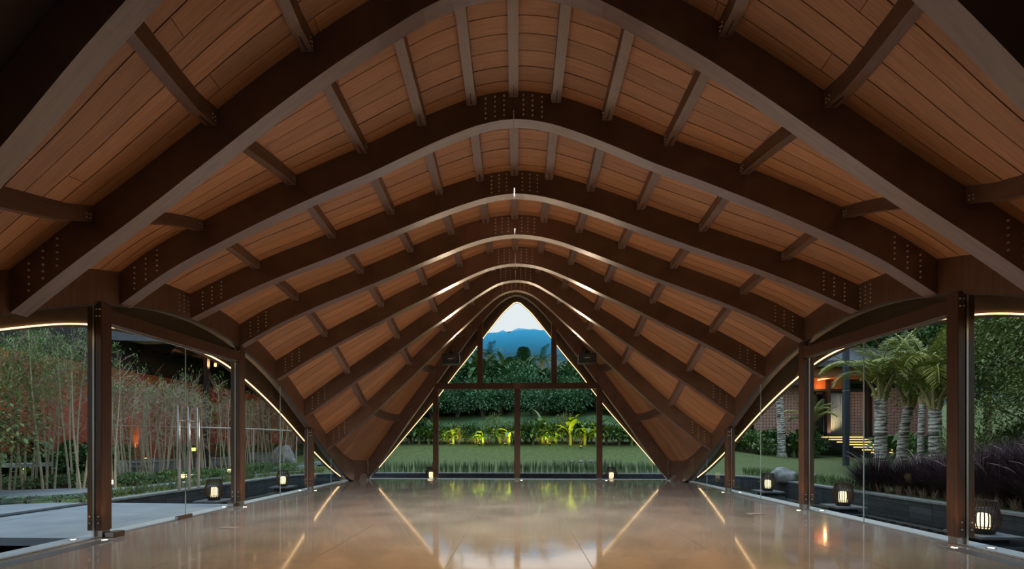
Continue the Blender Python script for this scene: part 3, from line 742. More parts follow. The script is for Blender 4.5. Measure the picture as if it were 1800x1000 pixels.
# ------------------------------------------------------------------ plant builders
def rnd_dir(zmin=-1, zmax=1):
    a = random.uniform(0, 2 * PI); z = random.uniform(zmin, zmax); r = math.sqrt(max(0, 1 - z * z)); return Vector((r * math.cos(a), r * math.sin(a), z))
def foliage(n, rx, ry, rz, L, W, c=(0, 0, 0), fill=.5, droop=.25):
    mb = MB()
    for _ in range(n):
        d = rnd_dir(-.55, 1); q = random.uniform(fill, 1) * (1 + .25 * mnoise.noise(d * 2.3 + Vector(c)))
        p = Vector((d.x * rx * q, d.y * ry * q, d.z * rz * q)) + Vector(c)
        o = (d + rnd_dir() * .8).normalized(); k = random.uniform(.6, 1.3); mb.leaf(p, o, L * k, W * k, droop, seg=2)
    return mb
def make_bush(name, n, r, h, L, W, m, seed):
    random.seed(seed); q = foliage(n, r, r, h * .5, L, W, (0, 0, h * .52), .35); lm = q.mesh(name + '_leaves', m)
    s = MB()
    for k in range(6):
        d = rnd_dir(.4, 1); s.tube([(0, 0, -.2), (d.x * r * .3, d.y * r * .3, h * .3), (d.x * r * .7, d.y * r * .7, h * .3 + d.z * h * .4)], [.04 * r, .025 * r, .008], 4)
    return lm, s.mesh(name + '_stems', M_BARK)
BUSH = {}
def bush(kind, x, y, s, label, group, cat='bush', sz=None, z=None):
    lm, st = BUSH[kind]
    o = bpy.data.objects.new(kind, None); COL.objects.link(o); o.location = (x, y, G(x, y) if z is None else z); o.rotation_euler = (0, 0, random.uniform(0, 6.28)); o.scale = (s, s, sz or s)
    tag(o, label, cat, group); link('foliage', lm, o); link('stems', st, o); return o
BUSH['bush'] = make_bush('bush', 1100, 1.0, 1.6, .20, .09, M_LEAF1, 1)
BUSH['leafy_shrub'] = make_bush('leafy_shrub', 420, .8, 1.2, .26, .10, M_LEAF2, 2)
BUSH['hillside_bush'] = make_bush('hillside_bush', 1500, 1.3, 1.7, .20, .10, M_LEAFB, 3)
BUSH['green_tree_crown'] = make_bush('green_tree_crown', 3200, 1.5, 2.8, .15, .06, M_LEAF1, 4)
BUSH['olive_tree_crown'] = make_bush('olive_tree_crown', 2600, 1.5, 2.8, .13, .05, M_LEAF4, 14)
BUSH['olive_shrub'] = make_bush('olive_shrub', 900, .8, 1.8, .16, .035, M_LEAF4, 5)
BUSH['ground_cover'] = make_bush('ground_cover', 320, .38, .24, .07, .03, M_LEAF2, 6)

# broad banana-like leaves; each leaf is a part
def blade_mesh(L, W, curve, m, name='leaf', ribs=8, nd=0.0):
    mb = MB(); vs = []; fs = []; p = Vector((0, 0, 0)); ang = 1.25
    for i in range(ribs + 1):
        u = i / ribs; wd = W * .5 * (math.sin(PI * min(1, u * .95 + .05)) ** .6) * (1 if u < .99 else .05)
        side = Vector((0, 1, 0)); fold = .35 * wd
        vs += [p + side * wd - Vector((0, 0, -fold)), p, p - side * wd + Vector((0, 0, fold))]
        p = p + Vector((math.cos(ang), 0, math.sin(ang))) * L / ribs; ang -= curve / ribs
    for i in range(ribs):
        a = i * 3; fs += [(a, a + 1, a + 4, a + 3), (a + 1, a + 2, a + 5, a + 4)]
    return mb.add(vs, fs).mesh(name, m)
BL = {k: [blade_mesh(1.0, .26, c, m, 'broad_leaf') for c in (1.0, 1.6, 2.2, 2.7)] for k, m in (('dark', M_LEAF1), ('mid', M_LEAF2), ('bright', M_LEAF3), ('blue', M_LEAFB))}
def banana(x, y, h, label, group, kind='mid', n=9, stem=.5, z=None, cat='banana plant', wide=1.0):
    e = empty('banana_plant', (x, y, G(x, y) if z is None else z), label, cat, group)
    st = MB().tube([(0, 0, -.3), (.02, 0, h * stem * .5), (0, .01, h * stem)], [.06 * h, .045 * h, .03 * h], 8); obj('stem', st, M_LEAF4, e)
    for k in range(n):
        o = link('leaf', random.choice(BL[kind]), e, (0, 0, h * stem * random.uniform(.7, 1.0)), (0, random.uniform(-.3, .35), 2 * PI * k / n + random.uniform(-.4, .4)))
        s = h * random.uniform(.5, .72); o.scale = (s, s * wide, s)
    return e

# palm fronds
def frond_mesh(L, droop, seed, m=M_FROND, W=.5, n=34):
    random.seed(seed); mb = MB(); pts = []; p = Vector((0, 0, 0)); ang = 1.0
    for i in range(n + 1):
        pts.append(p.copy()); p = p + Vector((math.cos(ang), 0, math.sin(ang))) * L / n; ang -= droop / n * (1 + i / n)
    mb.tube(pts[::3], [.028 * (1 - i / (len(pts[::3]))) + .004 for i in range(len(pts[::3]))], 4)
    for i in range(4, n):
        u = i / n; l = W * (math.sin(PI * min(1, .15 + u * .85)) ** .5) * random.uniform(.85, 1.1); d = (pts[i + 1 if i < n else i] - pts[i - 1]).normalized()
        for s in (-1, 1):
            for k in range(2):
                v = (Vector((0, s, 0)) + d * .75 + Vector((0, 0, random.uniform(-.25, .2)))).normalized(); mb.leaf(pts[i] + d * k * L / n * .5, v, l, .035, .45, seg=3)
    return mb.mesh('frond', m)
FR = [frond_mesh(3.1, d, i, n=28, W=.66) for i, d in enumerate((.45, .8, 1.15, 1.6))]
FRD = [frond_mesh(2.6, d, i, m=M_LEAF2, n=22) for i, d in enumerate((1.1, 1.6, 2.2, 2.7))]
def palm(x, y, h, r, label, lean=(0, 0), nf=15, fl=1.0, ang=0.0, group='coconut palms right of the pond', m=None):
    e = empty('palm_tree', (x, y, G(x, y)), label, 'palm tree', group)
    prof = []; n = int(h / .13)
    mb = MB(); secs = []
    for i in range(n * 2 + 1):
        u = i / (n * 2); z = h * u - .1; rr = r * (1.35 - .6 * min(1, u * 5) ** .6 if u < .2 else .75 + .12 * (1 - u)) * (1.0 if i % 2 else 1.13)
        cx_ = lean[0] * u * u; cy_ = lean[1] * u * u
        secs.append([(cx_ + rr * math.cos(2 * PI * j / 14) * (1 + .03 * random.random()), cy_ + rr * math.sin(2 * PI * j / 14), z + .02 * math.sin(j * 2.1 + i)) for j in range(14)])
    mb.loft(secs); obj('trunk', mb, M_PALMBARK, e)
    top = Vector((lean[0], lean[1], h))
    sh = MB()
    for k in range(7):
        a = 2 * PI * k / 7 + .3; d = Vector((math.cos(a), math.sin(a), 0)); sh.tube([top + d * r * .5 - Vector((0, 0, .25)), top + d * r * 1.1 + Vector((0, 0, .25)), top + d * r * (1.8 + .6 * (k % 2)) + Vector((0, 0, .75))], [.09, .06, .03], 5)
    sh.tube([top - Vector((0, 0, .2)), top + Vector((0, 0, .5))], [r * .8, r * .45], 8)
    obj('leaf_bases', sh, mat('palm_leaf_base', (.30, .24, .10), .7, (.45, .38, .16), 4), e)
    for k in range(nf):
        o = link('frond', (m or FR)[(k * 7 + int(h * 10)) % 4], e, tuple(top + Vector((0, 0, .25))), (0, -random.uniform(-.1, .3) if k % 3 == 0 else -random.uniform(.25, .55), ang + 2.4 * k)); o.scale = (fl * random.uniform(.85, 1.1),) * 3
    return e

# ------------------------------------------------------------------ back garden: reeds, shrubs, fence, hill
random.seed(21)
def tuft_mesh(n, h, r, wd, m, lean=.25, name='reed_blades', seg=2):
    mb = MB()
    for _ in range(n):
        a = random.uniform(0, 6.28); q = r * math.sqrt(random.random()); d = Vector((math.cos(a) * random.uniform(0, lean), math.sin(a) * random.uniform(0, lean), 1))
        mb.leaf((q * math.cos(a), q * math.sin(a), -.02), d, h * random.uniform(.65, 1.05), wd, random.uniform(-.02, .12), up=Vector((math.cos(a + 1), math.sin(a + 1), .1)), seg=seg)
    return mb.mesh(name, m)
TUFT = [tuft_mesh(40, .66, .10, .018, mat('reed_green', (.10, .17, .07), .5, (.20, .29, .14), 3), .12) for _ in range(3)]
N = 62
for i in range(N):
    x = -7.3 + 14.6 * i / (N - 1); yy = KY + .5 + max(0, abs(x) - 6.6) * -.6
    o = link('reed_tuft', TUFT[i % 3], None, (x + random.uniform(-.04, .04), yy + random.uniform(-.05, .05), G(x, yy)), (0, 0, random.uniform(0, 6))); s = random.uniform(.85, 1.12); o.scale = (s, s, s)
    tag(o, 'upright green reed tuft in the even row along the far pond edge', 'reed tuft', 'reed tufts along the far pond edge')
random.seed(5)
# shrub border at the crest of the lawn
i = 0
for x in np.arange(-14.5, 17, .42):
    yy = 32.9 + random.uniform(-.7, .6); s = random.uniform(.8, 1.2)
    k = random.choice(['bush', 'leafy_shrub', 'leafy_shrub', 'olive_shrub'])
    bush(k, float(x), yy, s, 'one of the dense green shrubs in the lamp-lit border above the lawn', 'shrubs of the lit border above the lawn')
for x in (-12.3, -10.9, -9.6, -8.5, -7.6, -6.8, -6.1, -5.3, -4.4, -3.5, -2.9, -2.3, -1.2, -.5, 0.1, 1.1, 2.1, 2.7, 5.6, 6.1, 6.9, 7.7, 8.4, 9.7, 10.9, 12.4, 13.8):
    banana(x, 32.5 + random.uniform(-.4, .5), random.uniform(1.5, 2.1), 'one of the broad-leaved plants along the lit border above the lawn', 'broad-leaved plants of the lit border', 'bright' if random.random() < .7 else 'mid', 9, .25, cat='leafy plant')
for x, h, n_ in ((3.4, 2.6, 'left'), (4.4, 2.4, 'middle'), (5.2, 2.5, 'right')):
    banana(x + .2, 32.2, h * .88, 'tall bright banana plant by the right lower gable post, %s one of three' % n_, 'tall banana plants of the lit border', 'bright', 11, .38, wide=1.1)
banana(1.7, 32.6, 2.2, 'single banana plant with drooping yellow-green leaves right of the central gable post', None, 'bright', 7, .55)
# yellow garden floods with pools of light
for k, (u, v) in enumerate(((792, 777), (843, 775), (888, 775), (966, 776), (1020, 781))):
    y = 31.6 if k < 4 else 30.9; x = (u - 910) * y / F + CX; z = G(x, y)
    nm = ('first', 'second', 'third', 'fourth', 'fifth')[k]
    e = empty('garden_spotlight', (x, y, z), '%s small yellow spotlight from the left at the foot of the lit border' % nm, 'garden light', 'yellow garden spotlights')
    obj('spike_body', MB().lathe([(.02, -.05), (.02, .08), (.05, .09), (.06, .18)], 10), M_BLACK, e)
    obj('lens', MB().lathe([(.055, .182), (.05, .186)], 10), mat('yellow_glow', (1, .8, .1), .5, emit=(1, .75, .08), estr=12), e)
    lamp('garden_beam', 'SPOT', (x, y, z + .22), 190, (1, .74, .06), (math.radians(180 - 38), 0, 0), spot_size=2.2, spot_blend=.7, shadow_soft_size=.05)
# little rocks on the lawn
def rock_mesh(seed, fx=1, fy=1, fz=1, r=1.0):
    import bmesh
    bm = bmesh.new(); bmesh.ops.create_icosphere(bm, subdivisions=4, radius=r)
    for v in bm.verts:
        d = v.co.normalized(); q = 1 + .28 * mnoise.noise(d * 1.3 + Vector((seed, 0, 0))) + .10 * mnoise.noise(d * 3.5 + Vector((0, seed, 0))) + .04 * mnoise.noise(d * 9)
        v.co = Vector((d.x * q * fx, d.y * q * fy, max(d.z * q * fz, -.25))) * r
    me = bpy.data.meshes.new('rock'); bm.to_mesh(me); bm.free(); me.materials.append(M_ROCK); me.polygons.foreach_set('use_smooth', [True] * len(me.polygons)); return me
for k, (u, v, wpx, l) in enumerate(((1004, 800, 8, 'left of three pale stones on the back lawn'), (1020, 802, 9, 'middle and darkest of three stones on the back lawn'), (1038, 797, 11, 'right of three pale stones on the back lawn'))):
    y = 27.6; x = (u - 910) * y / F + CX; me = rock_mesh(k + 3.3, 1.1, .8, .7); o = link('lawn_stone', me, None, (x, y, G(x, y) + .06), (0, 0, k)); s = wpx * y / F / 2; o.scale = (s, s, s * 1.1); tag(o, l, 'stone', 'stones on the back lawn')
# fence
e = empty('mesh_fence', (0, 35.2, 0), 'low pale metal bar fence behind the lit border', 'fence')
zt = 2.5
for k, x in enumerate(np.arange(-16, 18, 2.0)):
    obj('fence_post', MB().box(x - .03, x + .03, -.03, .03, 1.3, zt + .03), mat('galvanised_grey', (.36, .40, .42), .5, metal=.3), e)
q = MB()
for x in np.arange(-16, 16, .11): q.box(x - .008, x + .008, -.008, .008, 1.4, zt)
tag(obj('fence_bars', q, MATS['galvanised_grey'], e), kind='stuff')
for z in (zt - .06, zt - .5): obj('rail', MB().box(-16, 16, -.012, .012, z, z + .02), MATS['galvanised_grey'], e)
# hill vegetation
hs = []
for y in list(np.arange(36.4, 46, .8)) + list(np.arange(46, 125, 4)):
    hs.append([(x, float(y), G(x, float(y)) + .05 + .25 * mnoise.noise(Vector((x * .5, y * .5, 2)))) for x in lin(-.55 * y - 6, .35 * y + 6, 70)])
struct('hillside', MB().loft(hs, False, False), M_HILL, smooth=True)
random.seed(11)
for k in range(240):
    y = random.uniform(41, 62) if k % 3 else random.uniform(60, 76); x = random.uniform(-.30, .27) * y + (0)
    s = random.uniform(.9, 1.5) * (1 + (y - 43) / 90)
    if x / y > .02 and y > 60: y -= 16; s *= .8; x *= .75
    bush('hillside_bush' if k % 3 else 'bush', x, y, s, 'one of the dark green bushes massed on the hillside behind the fence', 'hillside bushes behind the fence', sz=s * random.uniform(.7, 1.1))
for k in range(26):
    y = random.uniform(54, 68); x = random.uniform(-.17, .19) * y
    banana(x, y, random.uniform(3.0, 5.2) * (1 if x < 1 else .8), 'one of the wild banana plants rising from the hilltop thicket', 'wild hilltop banana plants', random.choice(['mid', 'blue', 'mid', 'dark']), 9, .45)
for k, (x, y, h) in enumerate(((-9, 64, 4.4), (-3.9, 66, 3.0), (3.4, 66, 2.2), (7.5, 66, 2.0), (-14, 58, 5), (12, 56, 3))):
    e = palm(x, y, h, .22, 'one of the slim dark palms among the hilltop bushes', nf=13, fl=1.3, group='hilltop palms', m=FRD)
def tree(name, x, y, h, r, label, group=None, crown='green_tree_crown', nb=7, m=M_BARK, seed=1, z=None, sc_=1.0, bare=False, trunk=.16):
    random.seed(seed); e = empty(name, (x, y, G(x, y) if z is None else z), label, 'tree', group)
    mb = MB(); mb.tube([(0, 0, -.3), (.1, 0, h * .35), (.0, .1, h * .7), (.1, .05, h * .9)], [trunk, trunk * .75, trunk * .5, trunk * .15], 7)
    tips = [(0, 0, h * .9)]
    for k in range(nb):
        a = 2.4 * k; z0 = h * (.3 + .5 * k / nb); d = Vector((math.cos(a), math.sin(a), .6)); l = r * random.uniform(.6, 1); p1 = Vector((0, 0, z0)) + d * l * .5; p2 = p1 + (d + Vector((0, 0, .3))) * l * .5
        mb.tube([(0, 0, z0), p1, p2], [trunk * .45, trunk * .25, .015], 5); tips.append(tuple(p2))
    obj('trunk', mb, m, e)
    for t in tips:
        o = link('foliage', BUSH[crown][0], e, (t[0], t[1], t[2] - .9 * sc_), (0, 0, random.uniform(0, 6))); s = sc_ * random.uniform(.55, .9) ; o.scale = (s, s, s * .8)
    return e
# lone conical tree against the mountain
random.seed(3)
e = empty('conical_tree', (1.2, 92, G(1.2, 92)), 'lone dark conical tree standing against the blue mountain', 'tree')
zt = 19.9 - G(1.2, 92)
obj('trunk', MB().tube([(0, 0, -1), (0, 0, zt)], [.25, .05], 7), M_BARK, e)
q = MB()
for _ in range(2600):
    u = random.random() ** .8; z = zt * (.1 + .9 * u); rr = (2.5 * (1 - u) ** .55 + .25) * (1 + .25 * mnoise.noise(Vector((z * .9, 0, 3)))); a = random.uniform(0, 6.28); k = math.sqrt(random.random())
    p = Vector((rr * k * math.cos(a), rr * k * math.sin(a), z)); q.leaf(p, Vector((math.cos(a), math.sin(a), .5)), .5, .28, .2)
obj('foliage', q, M_LEAFB, e)
# wooded ridge and mountain
def relief(name, pts, y0, depth, m, base, seed, rough, kind='structure', nx=120, ny=24):
    """mountain: crest height along x, sloping toward the viewer"""
    xs = [p[0] for p in pts]; zs = [p[1] for p in pts]; x0, x1 = xs[0], xs[-1]; secs = []
    for j in range(ny + 1):
        u = j / ny; r_ = []
        for i in range(nx + 1):
            x = x0 + (x1 - x0) * i / nx; crest = float(np.interp(x, xs, zs)); y = y0 - depth * (1 - u)
            zz = base + (crest - base) * u ** 1.2 + rough * u * (1 - u) * mnoise.fractal(Vector((x * .02 * 60 / depth * 3, y * .02, seed)), 1.0, 2.0, 5) * 2
            r_.append((x, y, zz))
        secs.append(r_)
    secs.append([(p[0], y0 + 30, base) for p in secs[-1]])
    q = MB().loft(secs, False, False); o = obj(name, q, m, smooth=True); o['kind'] = kind; return o
def wz(v, d): return CH + (778.5 - v) * d / F
def wx(u, d): return (u - 910) * d / F
D = 520.
cr = [(-4000, 575), (300, 560), (700, 592), (800, 586), (860, 585), (873, 585), (884, 580), (895, 586), (903, 580), (912, 577), (921, 578), (930, 580), (938, 578.5), (950, 581), (965, 580), (985, 588), (1010, 592), (1100, 600), (1400, 585), (6000, 560)]
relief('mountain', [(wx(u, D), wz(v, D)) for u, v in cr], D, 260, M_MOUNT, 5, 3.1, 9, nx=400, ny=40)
hz = MB(); secs = []
for y_, k_ in ((430, 430 / D), (D - 3, 1.0 - 3 / D)):
    secs.append([(wx(u, D) * k_, y_, (wz(v, D) - CH) * k_ + CH + .1) for u, v in cr] + [(wx(u, D) * k_, y_, -3) for u, v in cr[::-1]])
hm = bpy.data.materials.new('blue_valley_haze'); hm.use_nodes = True; hm.node_tree.nodes.clear()
ho = hm.node_tree.nodes.new('ShaderNodeOutputMaterial'); hv = hm.node_tree.nodes.new('ShaderNodeVolumePrincipled')
hv.inputs['Color'].default_value = (.10, .62, .92, 1); hv.inputs['Density'].default_value = .022; hm.node_tree.links.new(hv.outputs[0], ho.inputs['Volume'])
MTN = 1
q = obj('valley_haze', hz.loft(secs), hm); tag(q, 'blue evening haze lying in front of the mountain', 'haze', None, 'stuff')
D2 = 190.
cr = [(-2500, 600), (700, 655), (900, 660), (925, 648), (935, 637), (950, 633), (962, 629), (975, 632), (1000, 640), (1040, 655), (1100, 650), (1300, 640), (1500, 600), (4000, 560)]
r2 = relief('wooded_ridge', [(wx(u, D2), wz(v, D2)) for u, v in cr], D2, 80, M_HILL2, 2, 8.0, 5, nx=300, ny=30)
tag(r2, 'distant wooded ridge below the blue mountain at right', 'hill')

# ================================================================== LEFT GARDEN
# ---- rust-red building
def XL(u, Y):
    r = (u - 875) / F; c_, s_ = math.cos(YAW), math.sin(YAW); return CX + Y * (r * c_ - s_) / (c_ + r * s_)
def on_ground(u, v, z):
    yc = F * (CH - z) / (v - 778.5); xc = (u - 875) / F * yc; c_, s_ = math.cos(YAW), math.sin(YAW); return xc * c_ - yc * s_ + CX, xc * s_ + yc * c_
e = empty('red_building', (-18, 17, 0), 'long rust-red panelled wall under a dark overhanging roof beyond the bamboo', 'building')
def wobj(name, mb, m, par):
    L = par.location; mb.v = [(p[0] - L.x, p[1] - L.y, p[2] - L.z) for p in mb.v]; return obj(name, mb, m, par)
WXX, WY0 = -18.0, 15.6
q = MB().box(-24, WXX - .06, WY0, 46, .2, 5.6); wobj('wall', q, M_DARKMETAL, e)
y = WY0; 
while y < 45: wobj('wall_panel', MB().box(WXX - .06, WXX + random.uniform(-.004, .006), y + .008, y + .592, .55, 4.75), M_REDWALL, e); y += .6
wobj('plinth', MB().box(-24, WXX + .08, WY0 - .1, 46, -.1, .55), M_GREYWALL, e)
# columns
for y in (23.2, 29, 36): wobj('column', MB().box(WXX + 2.2, WXX + 2.4, y, y + .2, 0, 6.2), M_DARKMETAL, e)
# roof: sloping slab, dark joists and orange boards
def RYF(x): return 22.0 + (x + 12.2) * .22
q = MB().loft([[(-12.2, RYF(-12.2), 6.2), (-12.2, 46, 6.2), (-12.2, 46, 6.6), (-12.2, RYF(-12.2), 6.5)], [(-34, RYF(-34), 6.2), (-34, 46, 6.2), (-34, 46, 6.6), (-34, RYF(-34), 6.5)]]); wobj('roof', q, M_ROOFTILE, e)
wobj('front_beam', MB().loft([[(-12.1, RYF(-12.1) - .12, 6.05), (-12.1, RYF(-12.1), 6.05), (-12.1, RYF(-12.1), 6.55), (-12.1, RYF(-12.1) - .12, 6.55)], [(-34, RYF(-34) - .12, 6.05), (-34, RYF(-34), 6.05), (-34, RYF(-34), 6.55), (-34, RYF(-34) - .12, 6.55)]]), M_ROOFTILE, e)
wobj('clerestory', MB().box(-24, -18.3, 17.6, 46, 4.8, 6.2), M_DARKMETAL, e)
wobj('rear_screen', MB().box(-24, -12.6, 44.5, 44.7, .5, 6.2), M_DARKMETAL, e)
y = 22.4; k = 0
while y < 42:
    if k % 2 == 0: wobj('soffit_board', MB().box(-18.2 + (k % 4) * .3, -12.6, y, y + .62, 6.13, 6.16), M_ORANGE, e)
    wobj('joist', MB().box(-22, -12.3, y - .16, y - .04, 5.95, 6.2), M_DARKMETAL, e)
    y += .8; k += 1
for x in (-16.8, -13.6): wobj('joist', MB().box(x, x + .12, 22.2, 42, 5.88, 6.0), M_DARKMETAL, e)
for y in (23.6, 27.2, 31.4):
    lamp('soffit_beam', 'SPOT', (-15.4, y - .3, 5.2), 500, (1, .5, .2), (PI, 0, 0), spot_size=2.7, spot_blend=.8, shadow_soft_size=.1)
    s = empty('eave_lamp', (-15.4, y, 5.3), 'small box lamp hung under the dark eaves, %s from the near end' % ORD[int((y - 22) / 3.6)], 'lamp', 'lamps under the dark eaves')
    obj('box', MB().box(-.07, .07, -.07, .07, 0, .2), M_STEEL, s); obj('rod', MB().tube([(0, 0, .18), (0, 0, .84)], .01, 5), M_BLACK, s)
# wall uplights
for k, (u, Y) in enumerate(((243, 22.4), (452, 32.5), (505, 37.0), (398, 29.2))):
    x = WXX + .5; Yb = (x - CX) / (u - 910) * F - .26
    s = empty('wall_uplight', (x, Yb, .62), 'small amber uplight grazing the rust-red wall, %s of the row' % ORD[k], 'garden light', 'amber uplights of the red wall')
    obj('body', MB().lathe([(.05, -.6), (.05, .0), (.06, .06)], 10), M_BLACK, s); obj('lens', MB().lathe([(.05, .062), (.045, .066)], 10), mat('amber_glow', (1, .6, .1), .5, emit=(1, .55, .12), estr=14), s)
    lamp('wall_beam', 'SPOT', (x - .3, Yb, .75), 260, (1, .56, .12), (PI, math.radians(-7), 0), spot_size=.7, spot_blend=.8, shadow_soft_size=.03)
# terraces of low grey wall
for k, (x0, x1, y0, y1, zt) in enumerate(((-17.6, -15.7, 18.6, 26.5, .55), (-17.9, -15.4, 26.6, 40, .75), (-15.4, -14.9, 26.6, 40, .38), (-17.6, -15.0, 18.6, 18.9, .38))):
    tag(bevel(obj('planter_wall', MB().box(x0, x1, y0, y1, -.3, zt).box(x0 - .03, x1 + .03, y0 - .03, y1 + .03, zt, zt + .05), M_GREYWALL), .01), 'low grey concrete planter wall before the red building, %s' % ('nearer tall one', 'farther tall one', 'farther step', 'nearer end step')[k], 'planter wall')
q = empty('garden_steps', (-15.2, 20.6, 0), 'grey garden steps rising to the red building behind the bamboo', 'steps')
for k in range(5): obj('step', MB().box(-.5 - .35 * k, -.15 - .35 * k + .02, -1.6, 1.6, -.2, .14 * (k + 1) - .02), M_GREYWALL, q)

# ---- bamboo
def bamboo_meshes(seed, n, h, leafy):
    random.seed(seed); cu = MB(); tw = MB(); lf = MB()
    for c in range(n):
        bx, by = random.uniform(-.13, .13), random.uniform(-.13, .13); lx, ly = random.uniform(-.35, .35), random.uniform(-.35, .35); hh = h * random.uniform(.85, 1.08)
        pts = []; rad = []; m_ = 24
        wob = random.uniform(0, 6)
        for i in range(m_ + 1):
            u = i / m_; pts.append(Vector((bx + lx * u + .03 * math.sin(6 * u + wob), by + ly * u + .03 * math.cos(5 * u + wob), -.1 + hh * u))); rad.append(.030 * (1 - .72 * u) * (1.22 if i % 2 else 1))
        cu.tube(pts, rad, 6)
        for i in range(9, m_ + 1):
            for b in range(1 if i < 16 else (2 if i < 21 else 3)):
                a = random.uniform(0, 6.28); el = random.uniform(.35, 1.3); L = random.uniform(.35, .95) * (1.1 - .4 * i / m_); d = Vector((math.cos(a), math.sin(a), el)).normalized(); p = pts[i]
                p1 = p + d * L * .5; d2 = (d + rnd_dir() * .35).normalized(); p2 = p1 + d2 * L * .5; tw.tube([p, p1, p2], [.0065, .0045, .0025], 3, False)
                for _ in range(3):
                    s0 = p + (p2 - p) * random.uniform(.3, .9); d3 = (d + rnd_dir() * .8).normalized(); s1 = s0 + d3 * random.uniform(.12, .35); tw.tube([s0, s1], [.0035, .002], 3, False)
                    if random.random() < leafy * max(0, (i / m_ - .42)) * 1.7:
                        for _ in range(11): lf.leaf(s1 + rnd_dir() * .13, (d3 + rnd_dir() * .8), random.uniform(.09, .16), .02, .35)
    return cu.mesh('culms', M_CULM), tw.mesh('twigs', M_TWIG), lf.mesh('leaves', mat('bamboo_leaf_green', (.12, .24, .05), .5, (.26, .40, .11), 1.5, vary=.25))
BAM = [bamboo_meshes(31 + k, n_, h_, lf_) for k, (n_, h_, lf_) in enumerate(((2, 4.2, .8), (3, 3.7, .3), (1, 4.5, .7), (2, 3.5, .16), (3, 4.2, .9), (2, 3.9, .12), (2, 3.8, .4)))]
random.seed(77)
spots = []
def bx_(u, v, z=.08): return on_ground(u, v, z)
for u, v in ((10, 868), (25, 862), (48, 861), (72, 862), (95, 858), (120, 857), (145, 856), (185, 850), (200, 853), (212, 850), (228, 846), (243, 845), (256, 842), (268, 845), (283, 841), (296, 842), (306, 838), (318, 838), (330, 836), (342, 839), (352, 833), (362, 834), (376, 830), (388, 830), (398, 828), (408, 827), (432, 824), (441, 826), (452, 822), (462, 823), (474, 821), (487, 820), (497, 820), (509, 818), (520, 818)):
    spots.append(bx_(u + random.uniform(-3, 3), (v if v < 855 else 855 + (v - 855) * .35) + random.uniform(-2, 2)))
for u, v in ((60, 850), (90, 848), (130, 846), (236, 838), (262, 836), (290, 833), (325, 830), (345, 828), (440, 818), (468, 817), (500, 815), (535, 814), (-20, 858), (-45, 857), (-75, 858), (-110, 857)):
    spots.append(bx_(u, v))
for i, (x, y) in enumerate(spots):
    uu = 875 + F * ((x - CX) * math.cos(YAW) + y * math.sin(YAW)) / (y * math.cos(YAW) - (x - CX) * math.sin(YAW))
    c, t_, l_ = BAM[(0, 2, 4, 2)[i % 4]] if uu < 165 else BAM[(5, 3, 6, 1, 3, 5)[i % 6]]; s = random.uniform(.86, 1.08)
    if uu > 165: s *= .93
    e = empty('bamboo_clump', (x, y, .06), 'slender bare-stemmed bamboo clump in the row left of the pond', 'bamboo', 'bamboo row left of the pond', random.uniform(0, 6.28)); e.scale = (s, s, s)
    link('culms', c, e); link('twigs', t_, e); link('leaves', l_, e)
# support rail tying the bamboo
e = empty('bamboo_rail', (0, 0, 0), 'thin pale horizontal rail tied across the bamboo stems', 'rail')
obj('rail_pole', MB().tube([(-13.9, 15.2, 2.0), (-12.2, 17.6, 2.0), (-11.5, 20.5, 2.02), (-11.0, 23.5, 2.0)], .025, 6), mat('pale_pole', (.5, .48, .44), .6), e)
for x, y in ((-13.85, 15.3), (-11.55, 20.3), (-11.05, 23.3)): obj('stake', MB().tube([(x, y, 0), (x, y, 2.05)], .02, 5), MATS['pale_pole'], e)
# ground cover and clipped pond-side plants
random.seed(9)
for i in range(90):
    u = random.uniform(0, 1); k = i / 90
    ctrl = [(-24, 14.2), (-17, 13.9), (-14, 14.0), (-12.2, 14.6), (-11.9, 17), (-11.7, 20), (-11.2, 23.5)]
    q = k * (len(ctrl) - 1); j = int(q); a, b = ctrl[j], ctrl[min(j + 1, len(ctrl) - 1)]; x = a[0] + (b[0] - a[0]) * (q - j) + random.uniform(-.5, .5); y = a[1] + (b[1] - a[1]) * (q - j) + random.uniform(-.5, .5)
    bush('ground_cover', x, y, random.uniform(.8, 1.5), 'one of the low leafy plants covering the ground between the bamboo stems', 'ground cover plants under the bamboo', 'plant', z=.06)
PS = tuft_mesh(34, .34, .07, .018, M_LEAF4, .8, 'shoots', 3)
for i in range(34):
    k = i / 33; y = 11.0 + k * 10.5; x = -10.25 + (.0 if y < 18 else .35 * (y - 18)) + random.uniform(-.06, .06)
    o = link('pondside_plant', PS, None, (x, y, .03), (0, 0, random.uniform(0, 6))); s = random.uniform(.8, 1.2); o.scale = (s, s, s); tag(o, 'small spiky plant in the row along the left pond coping', 'plant', 'spiky plants along the left pond coping')
for i, (x, y) in enumerate(((-12.3, 10.75), (-11.7, 10.85), (-11.1, 11.0), (-12.9, 10.6), (-10.6, 11.1))):
    bush('ground_cover', x, y, 1.0, 'low grassy clump between the deck slabs, by the nearest left post', 'grassy clumps by the deck', 'plant', .5, z=.0)
for i in range(8):
    x, y = -10.9 + random.uniform(-.2, .2), 18.3 + i * .35; o = link('reed_tuft', TUFT[i % 3], None, (x, y, .05)); s = 1.0; o.scale = (s, s, s); tag(o, 'green reed tuft at the left pond corner, behind the shortest left post', 'reed tuft', 'reeds at the left pond corner')
